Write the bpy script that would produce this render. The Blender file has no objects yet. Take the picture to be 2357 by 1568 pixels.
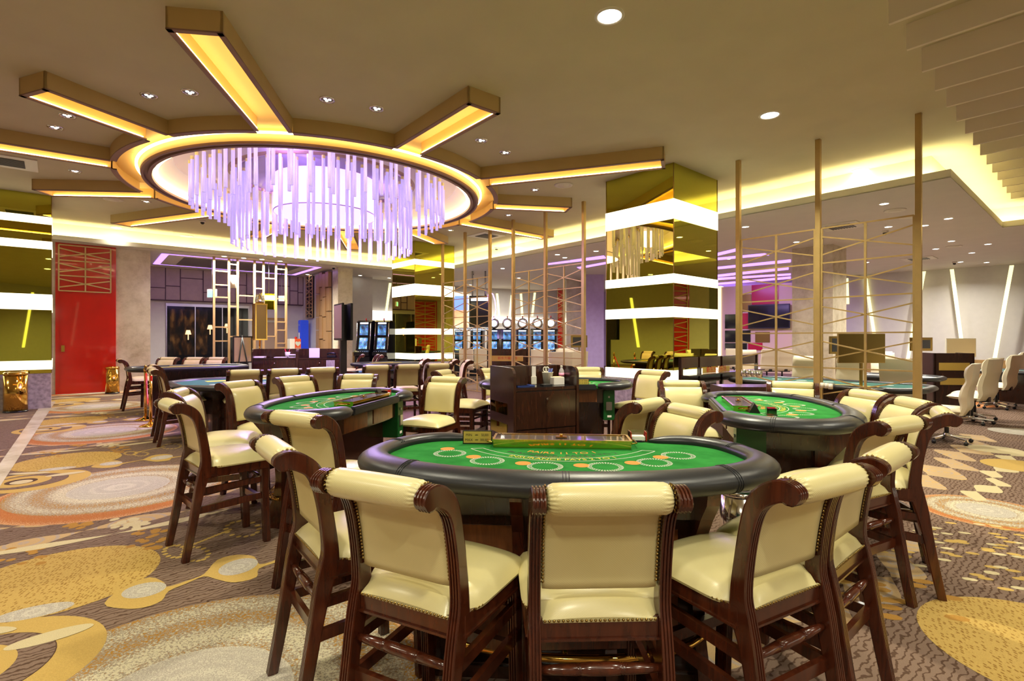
import bpy, bmesh, math, random
from mathutils import Vector, Matrix
from mathutils.geometry import tessellate_polygon
random.seed(7)
SC = bpy.context.scene
COL = SC.collection
PI = math.pi
sin, cos, rad = math.sin, math.cos, math.radians

# ------------------------------------------------------------------ camera, world, exposure
F, HZ, CX, EYE = 1200.0, 780.0, 1178.5, 1.5          # focal length in pixels, horizon row, centre column, eye height
cam_d = bpy.data.cameras.new('camera'); cam = bpy.data.objects.new('camera', cam_d); COL.objects.link(cam)
cam.location = (0, 0, EYE); cam.rotation_euler = (rad(90), 0, 0)
cam_d.sensor_width = 36; cam_d.lens = F/2357*36; cam_d.shift_y = -(784-HZ)/2357
cam_d.clip_start = 0.05; cam_d.clip_end = 200
SC.camera = cam
w = bpy.data.worlds.new('world'); SC.world = w; w.use_nodes = True
w.node_tree.nodes['Background'].inputs[0].default_value = (1.0, 0.93, 0.72, 1)
w.node_tree.nodes['Background'].inputs[1].default_value = 1.0
SC.view_settings.view_transform = 'Standard'; SC.view_settings.look = 'None'
SC.view_settings.gamma = 1; SC.view_settings.use_curve_mapping = False
SC.view_settings.exposure = 0.72
SC.cycles.use_denoising = True
SC.cycles.max_bounces = 6; SC.cycles.diffuse_bounces = 4; SC.cycles.glossy_bounces = 4
SC.cycles.transmission_bounces = 4; SC.cycles.transparent_max_bounces = 8
SC.cycles.sample_clamp_indirect = 4; SC.cycles.caustics_reflective = False; SC.cycles.caustics_refractive = False
SC.cycles.use_adaptive_sampling = True; SC.cycles.adaptive_threshold = 0.03

CH = Vector((-3.84, 10.78))                            # plan centre of the chandelier
UX, UY = -0.6580, 0.7530                               # the hall's two plan axes
VX, VY = 0.7530, 0.6580
def uv(u, v, z=0): return Vector((UX*u+VX*v, UY*u+VY*v, z))
def at(x, y, z):                                       # a point of height z seen on pixel x, y
    Y = (z-EYE)*F/(HZ-y); return Vector(((x-CX)/F*Y, Y, z))
def dep(x, y, Y):                                      # a point at depth Y on pixel x, y
    return Vector(((x-CX)/F*Y, Y, EYE+(HZ-y)/F*Y))
ANG_U, ANG_V = math.atan2(UY, UX), math.atan2(VY, VX)

def lamp(kind, name, loc, energy, col, size=.2, rot=(0,0,0), spread=None, spot=None, size_y=None, blend=.5):
    d = bpy.data.lights.new(name, kind); d.energy = energy; d.color = col
    o = bpy.data.objects.new(name, d); COL.objects.link(o); o.location = loc; o.rotation_euler = rot
    if kind == 'AREA':
        d.size = size
        if size_y: d.shape = 'RECTANGLE'; d.size_y = size_y
        else: d.shape = 'DISK'
        if spread: d.spread = spread
    else: d.shadow_soft_size = size
    if spot: d.spot_size = spot; d.spot_blend = blend
    return o

# ------------------------------------------------------------------ materials
def L(r, g, b):
    f = lambda c: (c/255)/12.92 if c/255 <= .04045 else ((c/255+.055)/1.055)**2.4
    return (f(r), f(g), f(b), 1)
class NT:
    def __init__(s, name):
        s.m = bpy.data.materials.new(name); s.m.use_nodes = True
        s.t = s.m.node_tree; s.b = s.t.nodes['Principled BSDF']
    def n(s, typ, **kw):
        nd = s.t.nodes.new(typ)
        for k, v in kw.items():
            if k in nd.inputs.keys(): nd.inputs[k].default_value = v
            else: setattr(nd, k, v)
        return nd
    def l(s, a, b): s.t.links.new(a, b)
    def coord(s, scale=(1,1,1), kind='Object', rot=(0,0,0)):
        tc = s.n('ShaderNodeTexCoord'); mp = s.n('ShaderNodeMapping')
        mp.inputs['Scale'].default_value = scale; mp.inputs['Rotation'].default_value = rot
        s.l(tc.outputs[kind], mp.inputs[0]); return mp.outputs[0]
    def ramp(s, fac, stops, interp='LINEAR'):
        r = s.n('ShaderNodeValToRGB'); r.color_ramp.interpolation = interp
        e = r.color_ramp.elements
        while len(e) < len(stops): e.new(0.5)
        for i, (p, c) in enumerate(stops): e[i].position = p; e[i].color = c
        s.l(fac, r.inputs[0]); return r.outputs[0]
    def mix(s, fac, a, b, mode='MIX'):
        m = s.n('ShaderNodeMix', data_type='RGBA', blend_type=mode)
        for i, v in ((0, fac), (6, a), (7, b)):
            if hasattr(v, 'is_linked'): s.l(v, m.inputs[i])
            else: m.inputs[i].default_value = v
        return m.outputs[2]
    def math(s, op, a, b=0.0):
        m = s.n('ShaderNodeMath', operation=op)
        for i, v in ((0, a), (1, b)):
            if hasattr(v, 'is_linked'): s.l(v, m.inputs[i])
            else: m.inputs[i].default_value = v
        return m.outputs[0]
    def bump(s, h, strength=.3, dist=.01):
        b = s.n('ShaderNodeBump'); b.inputs['Strength'].default_value = strength; b.inputs['Distance'].default_value = dist
        s.l(h, b.inputs['Height']); s.l(b.outputs[0], s.b.inputs['Normal'])
def pbr(name, col, rough=.5, metal=0, coat=0, spec=.5, noise=None, emis=None, trans=0, alpha=1, nscale=6):
    t = NT(name); b = t.b
    b.inputs['Base Color'].default_value = col; b.inputs['Roughness'].default_value = rough
    b.inputs['Metallic'].default_value = metal; b.inputs['Coat Weight'].default_value = coat
    b.inputs['Specular IOR Level'].default_value = spec
    b.inputs['Transmission Weight'].default_value = trans; b.inputs['Alpha'].default_value = alpha
    if emis: b.inputs['Emission Color'].default_value = emis[0]; b.inputs['Emission Strength'].default_value = emis[1]
    if noise:
        nz = t.n('ShaderNodeTexNoise', Scale=nscale, Detail=4.0); t.l(t.coord(), nz.inputs[0])
        k = noise
        lo = tuple(c*(1-k) for c in col[:3])+(1,); hi = tuple(min(1, c*(1+k)) for c in col[:3])+(1,)
        t.l(t.ramp(nz.outputs[0], [(.35, lo), (.65, hi)]), b.inputs['Base Color'])
    return t.m
def emit(name, col, s): return pbr(name, (col[0]*.8, col[1]*.8, col[2]*.8, 1), .5, emis=(col, s))

M = {}
M['ceiling'] = pbr('ceiling_paint', L(206,198,166), .8, noise=.03, nscale=1.5)
M['ceiling_low'] = pbr('lower_ceiling_paint', L(214,208,200), .7, noise=.02, nscale=2)
M['coffer'] = pbr('coffer_paint', L(200,172,112), .55, noise=.03, nscale=3)
M['coffer_lip'] = pbr('coffer_edge_paint', L(150,118,105), .6)
M['trough'] = pbr('trough_paint', L(240,205,130), .6)
M['white_cone'] = pbr('white_plaster', L(235,225,205), .6)
M['led_amber'] = emit('amber_led', (1.0, .79, .38, 1), 4.5)
M['led_yellow'] = emit('yellow_led', (1.0, .91, .45, 1), 22)
M['led_violet'] = emit('violet_led', (.40, .20, 1.0, 1), 1.7)
M['led_warm'] = emit('warm_white_led', (1.0, .93, .44, 1), .95)
M['led_inner'] = emit('inner_cone_led', (1.0, .82, .38, 1), 10)
M['led_arm'] = emit('hidden_amber_led', (1.0, .80, .42, 1), 9)
M['band'] = emit('light_box_acrylic', (1.0, .95, .66, 1), 1.35)
M['band_white'] = emit('white_light_box', (1.0, .93, .78, 1), 1.4)
M['drum'] = emit('pink_lit_fabric', (.95, .64, 1.0, 1), .72)
M['downlight'] = emit('downlight_glow', (1.0, .95, .85, 1), 9)
M['spot_lens'] = emit('spot_lens', (1.0, .95, .9, 1), 2.0)
M['chrome'] = pbr('chrome', (.8,.8,.8,1), .12, 1)
M['steel'] = pbr('steel', (.45,.45,.47,1), .3, 1)
M['brass'] = pbr('polished_brass', L(225,180,90), .12, 1)
M['brass_dull'] = pbr('antique_brass', L(150,125,70), .3, 1)
M['plate_gold'] = pbr('satin_gold_plate', L(205,172,85), .4, .25)
M['gold_paint'] = pbr('champagne_gold_paint', L(200,172,112), .34, .5, noise=.06)
M['beige_metal'] = pbr('beige_metal', L(188,152,106), .4, .2)
M['black'] = pbr('black_plastic', (.012,.012,.014,1), .35, noise=.2)
M['black_gloss'] = pbr('black_gloss', (.01,.01,.012,1), .08)
M['dark_screen'] = pbr('switched_off_screen', (.02,.018,.016,1), .15)
M['grey_plastic'] = pbr('grey_plastic', L(95,92,90), .4)
M['white_paper'] = pbr('white_paper', L(238,232,228), .6)
M['white_plastic'] = pbr('white_plastic', L(225,220,205), .4)
M['red'] = pbr('red_lacquer', L(196,28,14), .18, coat=.5, noise=.05, nscale=2)
M['red_print'] = pbr('red_print', L(200,30,25), .5)
M['crimson'] = pbr('crimson_panel', L(190,20,60), .2)
M['orange_print'] = pbr('orange_print', L(235,140,40), .7)
M['white_print'] = pbr('white_print', L(205,215,195), .7)
M['yellow_print'] = pbr('yellow_print', L(225,205,60), .7)
M['black_print'] = pbr('black_print', L(25,30,25), .7)
M['green_box'] = pbr('green_metal', L(18,85,35), .35)
M['blue'] = pbr('blue_metal_with_glow', L(20,40,150), .3, emis=((.02,.05,.4,1), .5))  # weak blue glow put into the cabinet material
M['teal_felt'] = pbr('teal_felt', L(45,105,95), .95, noise=.06, nscale=30)
M['glass'] = pbr('clear_acrylic', (.95,.97,.96,1), .05, trans=1.0)
t = NT('lid_glass'); g_ = t.n('ShaderNodeBsdfGlossy', Roughness=.04); tr_ = t.n('ShaderNodeBsdfTransparent'); mx_ = t.n('ShaderNodeMixShader')
mx_.inputs[0].default_value = .35; t.l(tr_.outputs[0], mx_.inputs[1]); t.l(g_.outputs[0], mx_.inputs[2]); t.l(mx_.outputs[0], t.t.nodes['Material Output'].inputs[0]); M['lid_glass'] = t.m
t = NT('bottle_plastic'); g_ = t.n('ShaderNodeBsdfPrincipled', Roughness=.1); tr_ = t.n('ShaderNodeBsdfTransparent'); mx_ = t.n('ShaderNodeMixShader')
mx_.inputs[0].default_value = .4; t.l(tr_.outputs[0], mx_.inputs[1]); t.l(g_.outputs[0], mx_.inputs[2]); t.l(mx_.outputs[0], t.t.nodes['Material Output'].inputs[0]); M['bottle'] = t.m
M['violet_lit_wall'] = pbr('violet_lit_plaster', L(180,160,205), .7, noise=.05)  # violet of the ceiling lighting put into the plaster colour
M['grey_wall'] = pbr('grey_plaster', L(200,196,192), .75, noise=.02)
M['panel_wall'] = pbr('mauve_fabric_panel', L(182,165,160), .8, noise=.05)
M['panel_line'] = pbr('dark_trim', L(85,65,70), .5)
M['wainscot'] = pbr('tan_wainscot', L(165,130,80), .5, noise=.08)
M['tan_door'] = pbr('tan_door_paint', L(165,140,120), .5)
M['blue_print'] = pbr('blue_plastic', L(40,60,130), .4)

M['pink_label'] = pbr('pink_label', L(230,150,185), .5)
M['orange'] = pbr('orange_panel', L(225,90,40), .5)
M['cream_board'] = pbr('cream_board', L(225,205,160), .5)
M['acrylic_rod'] = pbr('violet_lit_acrylic', (.42,.38,.60,1), .25, emis=((.56,.42,1.0,1), .38))
M['rod_cap'] = pbr('rod_socket', L(235,220,150), .4)
M['canopy'] = pbr('canopy_paint', L(190,170,215), .35)

t = NT('gold_tinted_mirror'); t.b.inputs['Base Color'].default_value = L(204,200,80)
t.b.inputs['Metallic'].default_value = 1; t.b.inputs['Roughness'].default_value = .015; M['mirror'] = t.m

t = NT('marble'); nz = t.n('ShaderNodeTexNoise', Scale=2.2, Detail=9.0, Roughness=.7); t.l(t.coord(), nz.inputs[0])
t.l(t.ramp(nz.outputs[0], [(.3, L(170,155,130)), (.52, L(205,192,168)), (.75, L(222,212,192))]), t.b.inputs['Base Color'])
t.b.inputs['Roughness'].default_value = .25; M['marble'] = t.m
t = NT('grey_stone'); nz = t.n('ShaderNodeTexNoise', Scale=14.0, Detail=6.0); t.l(t.coord(), nz.inputs[0])
t.l(t.ramp(nz.outputs[0], [(.35, L(150,140,140)), (.65, L(190,180,180))]), t.b.inputs['Base Color']); M['stone'] = t.m

def wood(name, c1, c2, rough=.22, coat=.6):
    t = NT(name); nz = t.n('ShaderNodeTexNoise', Scale=5.0, Detail=6.0, Distortion=1.2)
    t.l(t.coord((6,6,.8)), nz.inputs[0]); t.l(t.ramp(nz.outputs[0], [(.3, c1), (.7, c2)]), t.b.inputs['Base Color'])
    t.b.inputs['Roughness'].default_value = rough; t.b.inputs['Coat Weight'].default_value = coat
    t.b.inputs['Coat Roughness'].default_value = .15
    return t.m
M['mahogany'] = wood('mahogany', L(54,21,11), L(86,38,19))
M['mahogany_dark'] = wood('dark_stained_wood', L(38,20,14), L(66,36,22), .25)
M['mahogany_mid'] = wood('walnut_panel', L(95,52,25), L(130,76,38), .3, .3)

t = NT('cream_leather')
sx_ = t.n('ShaderNodeSeparateXYZ'); t.l(t.coord(), sx_.inputs[0])
wv_ = t.math('MULTIPLY', t.math('SINE', t.math('MULTIPLY', sx_.outputs[0], 760.0)), t.math('SINE', t.math('MULTIPLY', t.math('ADD', sx_.outputs[1], sx_.outputs[2]), 1000.0)))
vz = t.n('ShaderNodeTexNoise', Scale=3.0, Detail=2.0); t.l(t.coord(), vz.inputs[0])
t.l(t.ramp(vz.outputs[0], [(.3, L(214,201,142)), (.7, L(228,217,164))]), t.b.inputs['Base Color'])
t.b.inputs['Roughness'].default_value = .33; t.b.inputs['Coat Weight'].default_value = .25
t.b.inputs['Coat Roughness'].default_value = .2
t.bump(wv_, .16, .0008); M['leather'] = t.m
t = NT('ivory_leather'); t.b.inputs['Base Color'].default_value = L(226,214,184); t.b.inputs['Roughness'].default_value = .4
nz = t.n('ShaderNodeTexNoise', Scale=120.0); t.l(t.coord(), nz.inputs[0]); t.bump(nz.outputs[0], .08, .003); M['ivory'] = t.m
t = NT('black_rail_leather'); t.b.inputs['Base Color'].default_value = L(36,37,42); t.b.inputs['Roughness'].default_value = .36
nz = t.n('ShaderNodeTexNoise', Scale=160.0); t.l(t.coord(), nz.inputs[0]); t.bump(nz.outputs[0], .15, .002); M['rail'] = t.m
t = NT('green_felt'); nz = t.n('ShaderNodeTexNoise', Scale=9.0, Detail=8.0); t.l(t.coord(), nz.inputs[0])
t.l(t.ramp(nz.outputs[0], [(.3, L(34,112,44)), (.7, L(52,140,62))]), t.b.inputs['Base Color'])
t.b.inputs['Roughness'].default_value = 1; t.b.inputs['Specular IOR Level'].default_value = .1; M['felt'] = t.m

# carpet
def carpet_mat(name, cols, kind='plain', scale=1.0):
    t = NT(name); co = t.coord()
    fine = t.n('ShaderNodeTexNoise', Scale=260.0, Detail=2.0); t.l(co, fine.inputs[0])
    if kind == 'waves':
        wv = t.n('ShaderNodeTexWave', wave_type='BANDS', bands_direction='X', Scale=2.1*scale, Distortion=8.0, Detail=2.5)
        wv.inputs['Detail Scale'].default_value = 1.6
        t.l(t.coord((4.2,4.2,1), rot=(0,0,-ANG_U)), wv.inputs[0])
        c = t.ramp(wv.outputs['Fac'], [(.0, cols[1]), (.10, cols[1]), (.26, cols[0]), (1, cols[0])])
    elif kind == 'dots':
        v = t.n('ShaderNodeTexVoronoi', Scale=40.0*scale); v.inputs['Randomness'].default_value = .55
        t.l(t.coord((1.6,.8,1), rot=(0,0,rad(-35))), v.inputs[0])
        c = t.ramp(v.outputs['Distance'], [(.0, cols[1]), (.27, cols[1]), (.36, cols[0]), (1, cols[0])])
    elif kind == 'speckle':
        sp = t.n('ShaderNodeTexNoise', Scale=70.0*scale, Detail=5.0, Roughness=.75); t.l(co, sp.inputs[0])
        um = t.n('ShaderNodeUVMap', uv_map='disc'); vm = t.n('ShaderNodeVectorMath', operation='LENGTH'); t.l(um.outputs[0], vm.inputs[0])
        r = t.math('MULTIPLY', vm.outputs['Value'], 1.0)
        rg = t.math('SINE', t.math('MULTIPLY', r, 20.0))
        rg = t.math('MULTIPLY', rg, .055)
        k = t.math('ADD', t.math('ADD', sp.outputs[0], rg), t.math('MULTIPLY', t.math('SUBTRACT', r, .5), .14))
        c = t.ramp(k, [(.36, cols[0]), (.47, cols[0]), (.50, cols[1]), (.58, cols[1]), (.60, cols[2]), (.8, cols[2])])
    elif kind == 'rings':
        um = t.n('ShaderNodeUVMap', uv_map='disc'); vm = t.n('ShaderNodeVectorMath', operation='LENGTH'); t.l(um.outputs[0], vm.inputs[0])
        rg = t.math('SINE', t.math('MULTIPLY', vm.outputs['Value'], 26.0))
        c = t.ramp(rg, [(.0, cols[0]), (.6, cols[0]), (.75, cols[1]), (1, cols[1])])
    else:
        c = t.n('ShaderNodeRGB'); c.outputs[0].default_value = cols[0]; c = c.outputs[0]
    c = t.mix(.35, c, t.ramp(fine.outputs[0], [(.3, (.35,.35,.35,1)), (.7, (1,1,1,1))]), 'MULTIPLY')
    t.l(c, t.b.inputs['Base Color']); t.b.inputs['Roughness'].default_value = 1; t.b.inputs['Specular IOR Level'].default_value = .05
    t.bump(fine.outputs[0], .3, .003)
    return t.m
TAUPE, DK = L(132,110,96), L(92,71,58)
GOLD, GOLD2 = L(196,164,94), L(150,114,58)
M['c_base'] = carpet_mat('carpet_taupe', (TAUPE, DK), 'waves')
M['c_gold'] = carpet_mat('carpet_gold', (GOLD,))
M['c_golddots'] = carpet_mat('carpet_gold_dotted', (GOLD, GOLD2), 'dots')
M['c_pale'] = carpet_mat('carpet_pale', (L(205,190,150),))
M['c_grey'] = carpet_mat('carpet_grey_fleck', (L(205,198,180), L(170,160,150), L(205,198,180)), 'speckle', 2)
M['c_speckle'] = carpet_mat('carpet_speckle', (L(212,202,172), L(160,148,132), L(176,128,52)), 'speckle', 1)
M['c_rust'] = carpet_mat('carpet_rust_speckle', (L(190,120,70), L(170,105,60), L(210,165,120)), 'speckle', 1.4)
M['c_tan'] = carpet_mat('carpet_tan', (L(192,162,118), L(176,158,142)), 'rings')
M['c_brown'] = carpet_mat('carpet_ochre', (L(176,132,66),))
M['c_dark'] = carpet_mat('carpet_dark', (DK,))

# ------------------------------------------------------------------ mesh builder
class MB:
    def __init__(s): s.v = []; s.f = []; s.mi = []; s.sm = []; s.m = 0; s.smooth = False; s.T = None; s.uvs = {}
    def add(s, vs, fs, uvs=None):
        o = len(s.v)
        for p in vs:
            p = Vector(p)
            if s.T is not None: p = s.T @ p
            s.v.append(p)
        for k, f in enumerate(fs):
            s.f.append([i+o for i in f]); s.mi.append(s.m); s.sm.append(s.smooth)
        if uvs:
            for i, q in enumerate(uvs): s.uvs[o+i] = q
        return s
    def box(s, a, b, r=0):
        (x0,y0,z0),(x1,y1,z1) = [min(a[i],b[i]) for i in range(3)], [max(a[i],b[i]) for i in range(3)]
        if r:
            bm = bmesh.new(); bmesh.ops.create_cube(bm, size=1)
            for v in bm.verts: v.co = Vector((x0+(v.co.x+.5)*(x1-x0), y0+(v.co.y+.5)*(y1-y0), z0+(v.co.z+.5)*(z1-z0)))
            bmesh.ops.bevel(bm, geom=bm.edges[:], offset=r, segments=2, affect='EDGES')
            bm.verts.index_update(); vs = [v.co.copy() for v in bm.verts]; fs = [[v.index for v in f.verts] for f in bm.faces]; bm.free()
            return s.add(vs, fs)
        vs = [(x0,y0,z0),(x1,y0,z0),(x1,y1,z0),(x0,y1,z0),(x0,y0,z1),(x1,y0,z1),(x1,y1,z1),(x0,y1,z1)]
        return s.add(vs, [(0,3,2,1),(4,5,6,7),(0,1,5,4),(1,2,6,5),(2,3,7,6),(3,0,4,7)])
    def bar(s, p, q, w, h=None, up=(0,0,1)):
        p, q = Vector(p), Vector(q); h = h or w; d = (q-p).normalized(); up = Vector(up)
        if abs(d.dot(up)) > .99: up = Vector((0,1,0))
        a = d.cross(up).normalized()*w/2; b = a.cross(d).normalized()*h/2
        vs = [p-a-b,p+a-b,p+a+b,p-a+b,q-a-b,q+a-b,q+a+b,q-a+b]
        return s.add(vs, [(0,1,2,3),(7,6,5,4),(0,4,5,1),(1,5,6,2),(2,6,7,3),(3,7,4,0)])
    def tube(s, pts, r, n=10, caps=True):
        pts = [Vector(p) for p in pts]; rs = r if isinstance(r, (list,tuple)) else [r]*len(pts)
        vs = []; fs = []; prev = None
        for i, p in enumerate(pts):
            d = (pts[min(i+1,len(pts)-1)]-pts[max(i-1,0)]).normalized()
            a = prev if prev is not None else (Vector((0,0,1)) if abs(d.z) < .9 else Vector((1,0,0)))
            a = (a-d*a.dot(d)).normalized(); prev = a; b = d.cross(a)
            for k in range(n): vs.append(p+(a*cos(2*PI*k/n)+b*sin(2*PI*k/n))*rs[i])
        for i in range(len(pts)-1):
            for k in range(n): fs.append((i*n+k, i*n+(k+1)%n, (i+1)*n+(k+1)%n, (i+1)*n+k))
        if caps: fs.append(tuple(range(n-1,-1,-1))); fs.append(tuple((len(pts)-1)*n+k for k in range(n)))
        o = s.smooth; s.smooth = True; s.add(vs, fs)
        if caps: s.sm[-1] = s.sm[-2] = False
        s.smooth = o; return s
    def lathe(s, prof, c=(0,0,0), n=24, axis='z'):
        vs = []; fs = []; c = Vector(c)
        for (r, z) in prof:
            for k in range(n):
                x, y = r*cos(2*PI*k/n), r*sin(2*PI*k/n)
                vs.append(c+(Vector((x,y,z)) if axis == 'z' else Vector((z,x,y)) if axis == 'x' else Vector((y,z,x))))
        m = len(prof)
        for i in range(m-1):
            for k in range(n): fs.append((i*n+k, i*n+(k+1)%n, (i+1)*n+(k+1)%n, (i+1)*n+k))
        if prof[0][0] > 1e-6: fs.append(tuple(range(n-1,-1,-1)))
        if prof[-1][0] > 1e-6: fs.append(tuple((m-1)*n+k for k in range(n)))
        o = s.smooth; s.smooth = True; s.add(vs, fs); s.smooth = o
        if prof[-1][0] > 1e-6: s.sm[-1] = False
        return s
    def prism(s, poly, z0, z1):                        # polygon in xy, extruded in z
        n = len(poly); vs = [(p[0],p[1],z0) for p in poly]+[(p[0],p[1],z1) for p in poly]
        fs = [(i,(i+1)%n,n+(i+1)%n,n+i) for i in range(n)]
        tri = tessellate_polygon([[Vector((p[0],p[1],0)) for p in poly]])
        fs += [tuple(t) for t in tri]+[tuple(n+i for i in t) for t in tri]
        return s.add(vs, fs)
    def flat(s, poly, z, disc=None):
        tri = tessellate_polygon([[Vector((p[0],p[1],0)) for p in poly]])
        u = None
        if disc: u = [((p[0]-disc[0])/disc[2], (p[1]-disc[1])/disc[2]) for p in poly]
        fs = []
        for t in tri:
            a, b, c = [Vector((poly[i][0],poly[i][1],0)) for i in t]
            fs.append(tuple(t) if (b-a).cross(c-a).z > 0 else tuple(reversed(t)))
        return s.add([(p[0],p[1],z) for p in poly], fs, u)
    def grid(s, rows, close=False):                    # rows: list of equal-length point lists
        n = len(rows[0]); vs = [p for r in rows for p in r]; fs = []
        for i in range(len(rows)-1):
            for k in range(n if close else n-1):
                fs.append((i*n+k, i*n+(k+1)%n, (i+1)*n+(k+1)%n, (i+1)*n+k))
        return s.add(vs, fs)
    def text(s, body, fn, size=.05, flat_depth=0.0):   # lettering as faces; fn places each point
        c = bpy.data.curves.new('t', 'FONT'); c.body = body; c.size = size; c.align_x = 'CENTER'; c.align_y = 'CENTER'; c.resolution_u = 3
        o = bpy.data.objects.new('t', c); COL.objects.link(o); bpy.context.view_layer.update()
        dg = bpy.context.evaluated_depsgraph_get(); me = bpy.data.meshes.new_from_object(o.evaluated_get(dg))
        s.add([fn(v.co) for v in me.vertices], [tuple(p.vertices) for p in me.polygons])
        bpy.data.objects.remove(o); bpy.data.curves.remove(c); bpy.data.meshes.remove(me); return s
    def build(s, name, mats, parent=None, loc=None, rotz=0):
        me = bpy.data.meshes.new(name); me.from_pydata([tuple(v) for v in s.v], [], s.f)
        if not isinstance(mats, (list,tuple)): mats = [mats]
        for m in mats: me.materials.append(M[m] if isinstance(m, str) else m)
        me.polygons.foreach_set('material_index', s.mi); me.polygons.foreach_set('use_smooth', s.sm)
        if s.uvs:
            ul = me.uv_layers.new(name='disc')
            for lp in me.loops:
                ul.data[lp.index].uv = s.uvs.get(lp.vertex_index, (0,0))
        bm = bmesh.new(); bm.from_mesh(me)
        if not s.uvs: bmesh.ops.recalc_face_normals(bm, faces=bm.faces[:])
        bm.to_mesh(me); bm.free(); me.update()
        o = bpy.data.objects.new(name, me); COL.objects.link(o)
        if parent: o.parent = parent
        if loc is not None: o.location = loc; o.rotation_euler = (0,0,rotz)
        return o
def tag(o, label=None, cat=None, group=None, kind=None):
    if label: o['label'] = label
    if cat: o['category'] = cat
    if group: o['group'] = group
    if kind: o['kind'] = kind
    return o
def thing(name, loc=(0,0,0), rotz=0, label=None, cat=None, group=None, kind=None):
    o = bpy.data.objects.new(name, None); COL.objects.link(o); o.location = loc; o.rotation_euler = (0,0,rotz)
    o.empty_display_size = .1
    return tag(o, label, cat, group, kind)
def kids(o): return [c for c in bpy.data.objects if c.parent == o]
def dup(o, loc, rotz=0, label=None, group=None, parent=None):
    c = o.copy(); COL.objects.link(c)
    if parent is None:
        c.location = loc; c.rotation_euler = (0,0,rotz)
        if label: c['label'] = label
        if group: c['group'] = group
    else: c.parent = parent
    for ch in FAM.get(o.name, kids(o)):
        d = ch.copy(); COL.objects.link(d); d.parent = c
        for g in FAM.get(ch.name, []):
            e = g.copy(); COL.objects.link(e); e.parent = d
    return c
FAM = {}
def remember(o):
    FAM[o.name] = kids(o)
    for c in FAM[o.name]: FAM[c.name] = kids(c)
    return o
def catmull(pts, n=6, closed=True):
    out = []; m = len(pts)
    for i in range(m if closed else m-1):
        g = lambda k: Vector(pts[k % m] if closed else pts[max(0,min(m-1,k))])
        p0,p1,p2,p3 = g(i-1),g(i),g(i+1),g(i+2)
        for j in range(n):
            t = j/n
            out.append(.5*((2*p1)+(p2-p0)*t+(2*p0-5*p1+4*p2-p3)*t*t+(3*p1-p0-3*p2+p3)*t**3))
    if not closed: out.append(Vector(pts[-1]))
    return out
def circ(cx, cy, rx, ry=None, n=48, a=0):
    ry = ry or rx; out = []
    for k in range(n):
        x, y = rx*cos(2*PI*k/n), ry*sin(2*PI*k/n)
        out.append((cx+x*cos(a)-y*sin(a), cy+x*sin(a)+y*cos(a)))
    return out

# ================================================================== FLOOR AND CARPET
fl = MB(); CM = ['c_base','c_gold','c_golddots','c_pale','c_grey','c_speckle','c_rust','c_tan','c_brown','c_dark','marble']
fl.flat([(-30,-10),(34,-10),(34,45),(-30,45)], 0, (0,0,1))
A_ = Vector((-2.62, 3.15)); B_ = Vector((5.47, 2.19))
tile = []                                              # (layer, material, polygon, disc)
def fpx(x, y): p = at(x, y, 0); return (p.x, p.y)
def disc(layer, mat, cx, cy, rx, ry=None, a=0, n=48): tile.append((layer, mat, circ(cx,cy,rx,ry,n,a), (cx,cy,max(rx,ry or rx))))
def pell(layer, mat, x, y, hx, hy, n=24):              # an ellipse traced on the floor
    p0, p1 = at(x, y+hy, 0), at(x, y-hy, 0); cy = (p0.y+p1.y)/2; cx = (x-CX)/F*cy
    disc(layer, mat, cx, cy, hx/F*cy, (p1.y-p0.y)/2, 0, n)
def ppoly(layer, mat, pts, smooth=4):
    q = [fpx(*p) for p in pts]; q = [(v.x, v.y) for v in catmull([(a,b,0) for a,b in q], smooth)] if smooth else q
    cx = sum(a for a,b in q)/len(q); cy = sum(b for a,b in q)/len(q)
    tile.append((layer, mat, q, (cx,cy,.6)))
# bottom left ring and the two large discs
disc(3,'c_gold',-2.42,2.35,.47); disc(4,'c_dark',-2.47,2.33,.33); disc(5,'c_base',-2.47,2.33,.325); disc(6,'c_gold',-2.52,2.31,.24); disc(7,'c_dark',-2.52,2.31,.13); disc(8,'c_pale',-2.5,2.29,.09)
disc(7,'c_pale',-2.32,2.62,.17,.06,rad(40)); disc(7,'c_pale',-2.75,2.65,.2,.05,rad(10))
disc(2,'c_golddots',-2.83,3.25,.53); disc(3,'c_grey',-2.62,2.86,.17,.08,rad(30))
disc(1,'c_rust',-1.27,2.02,.99); disc(2,'c_speckle',-1.32,2.16,.93,.90); disc(3,'c_grey',-1.34,2.12,.42)
# bar-bell motifs
ppoly(4,'c_gold',[(240,1390),(290,1350),(345,1330),(378,1342),(384,1352),(430,1338),(470,1322),(500,1290),(545,1278),(585,1282),(598,1300),(640,1288),(668,1276),(670,1280),(640,1294),(596,1310),(590,1330),(540,1342),(500,1335),(470,1328),(430,1344),(388,1362),(372,1384),(330,1400),(280,1402)],3)
pell(5,'c_grey',332,1360,44,19); pell(5,'c_grey',549,1306,39,20)
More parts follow.
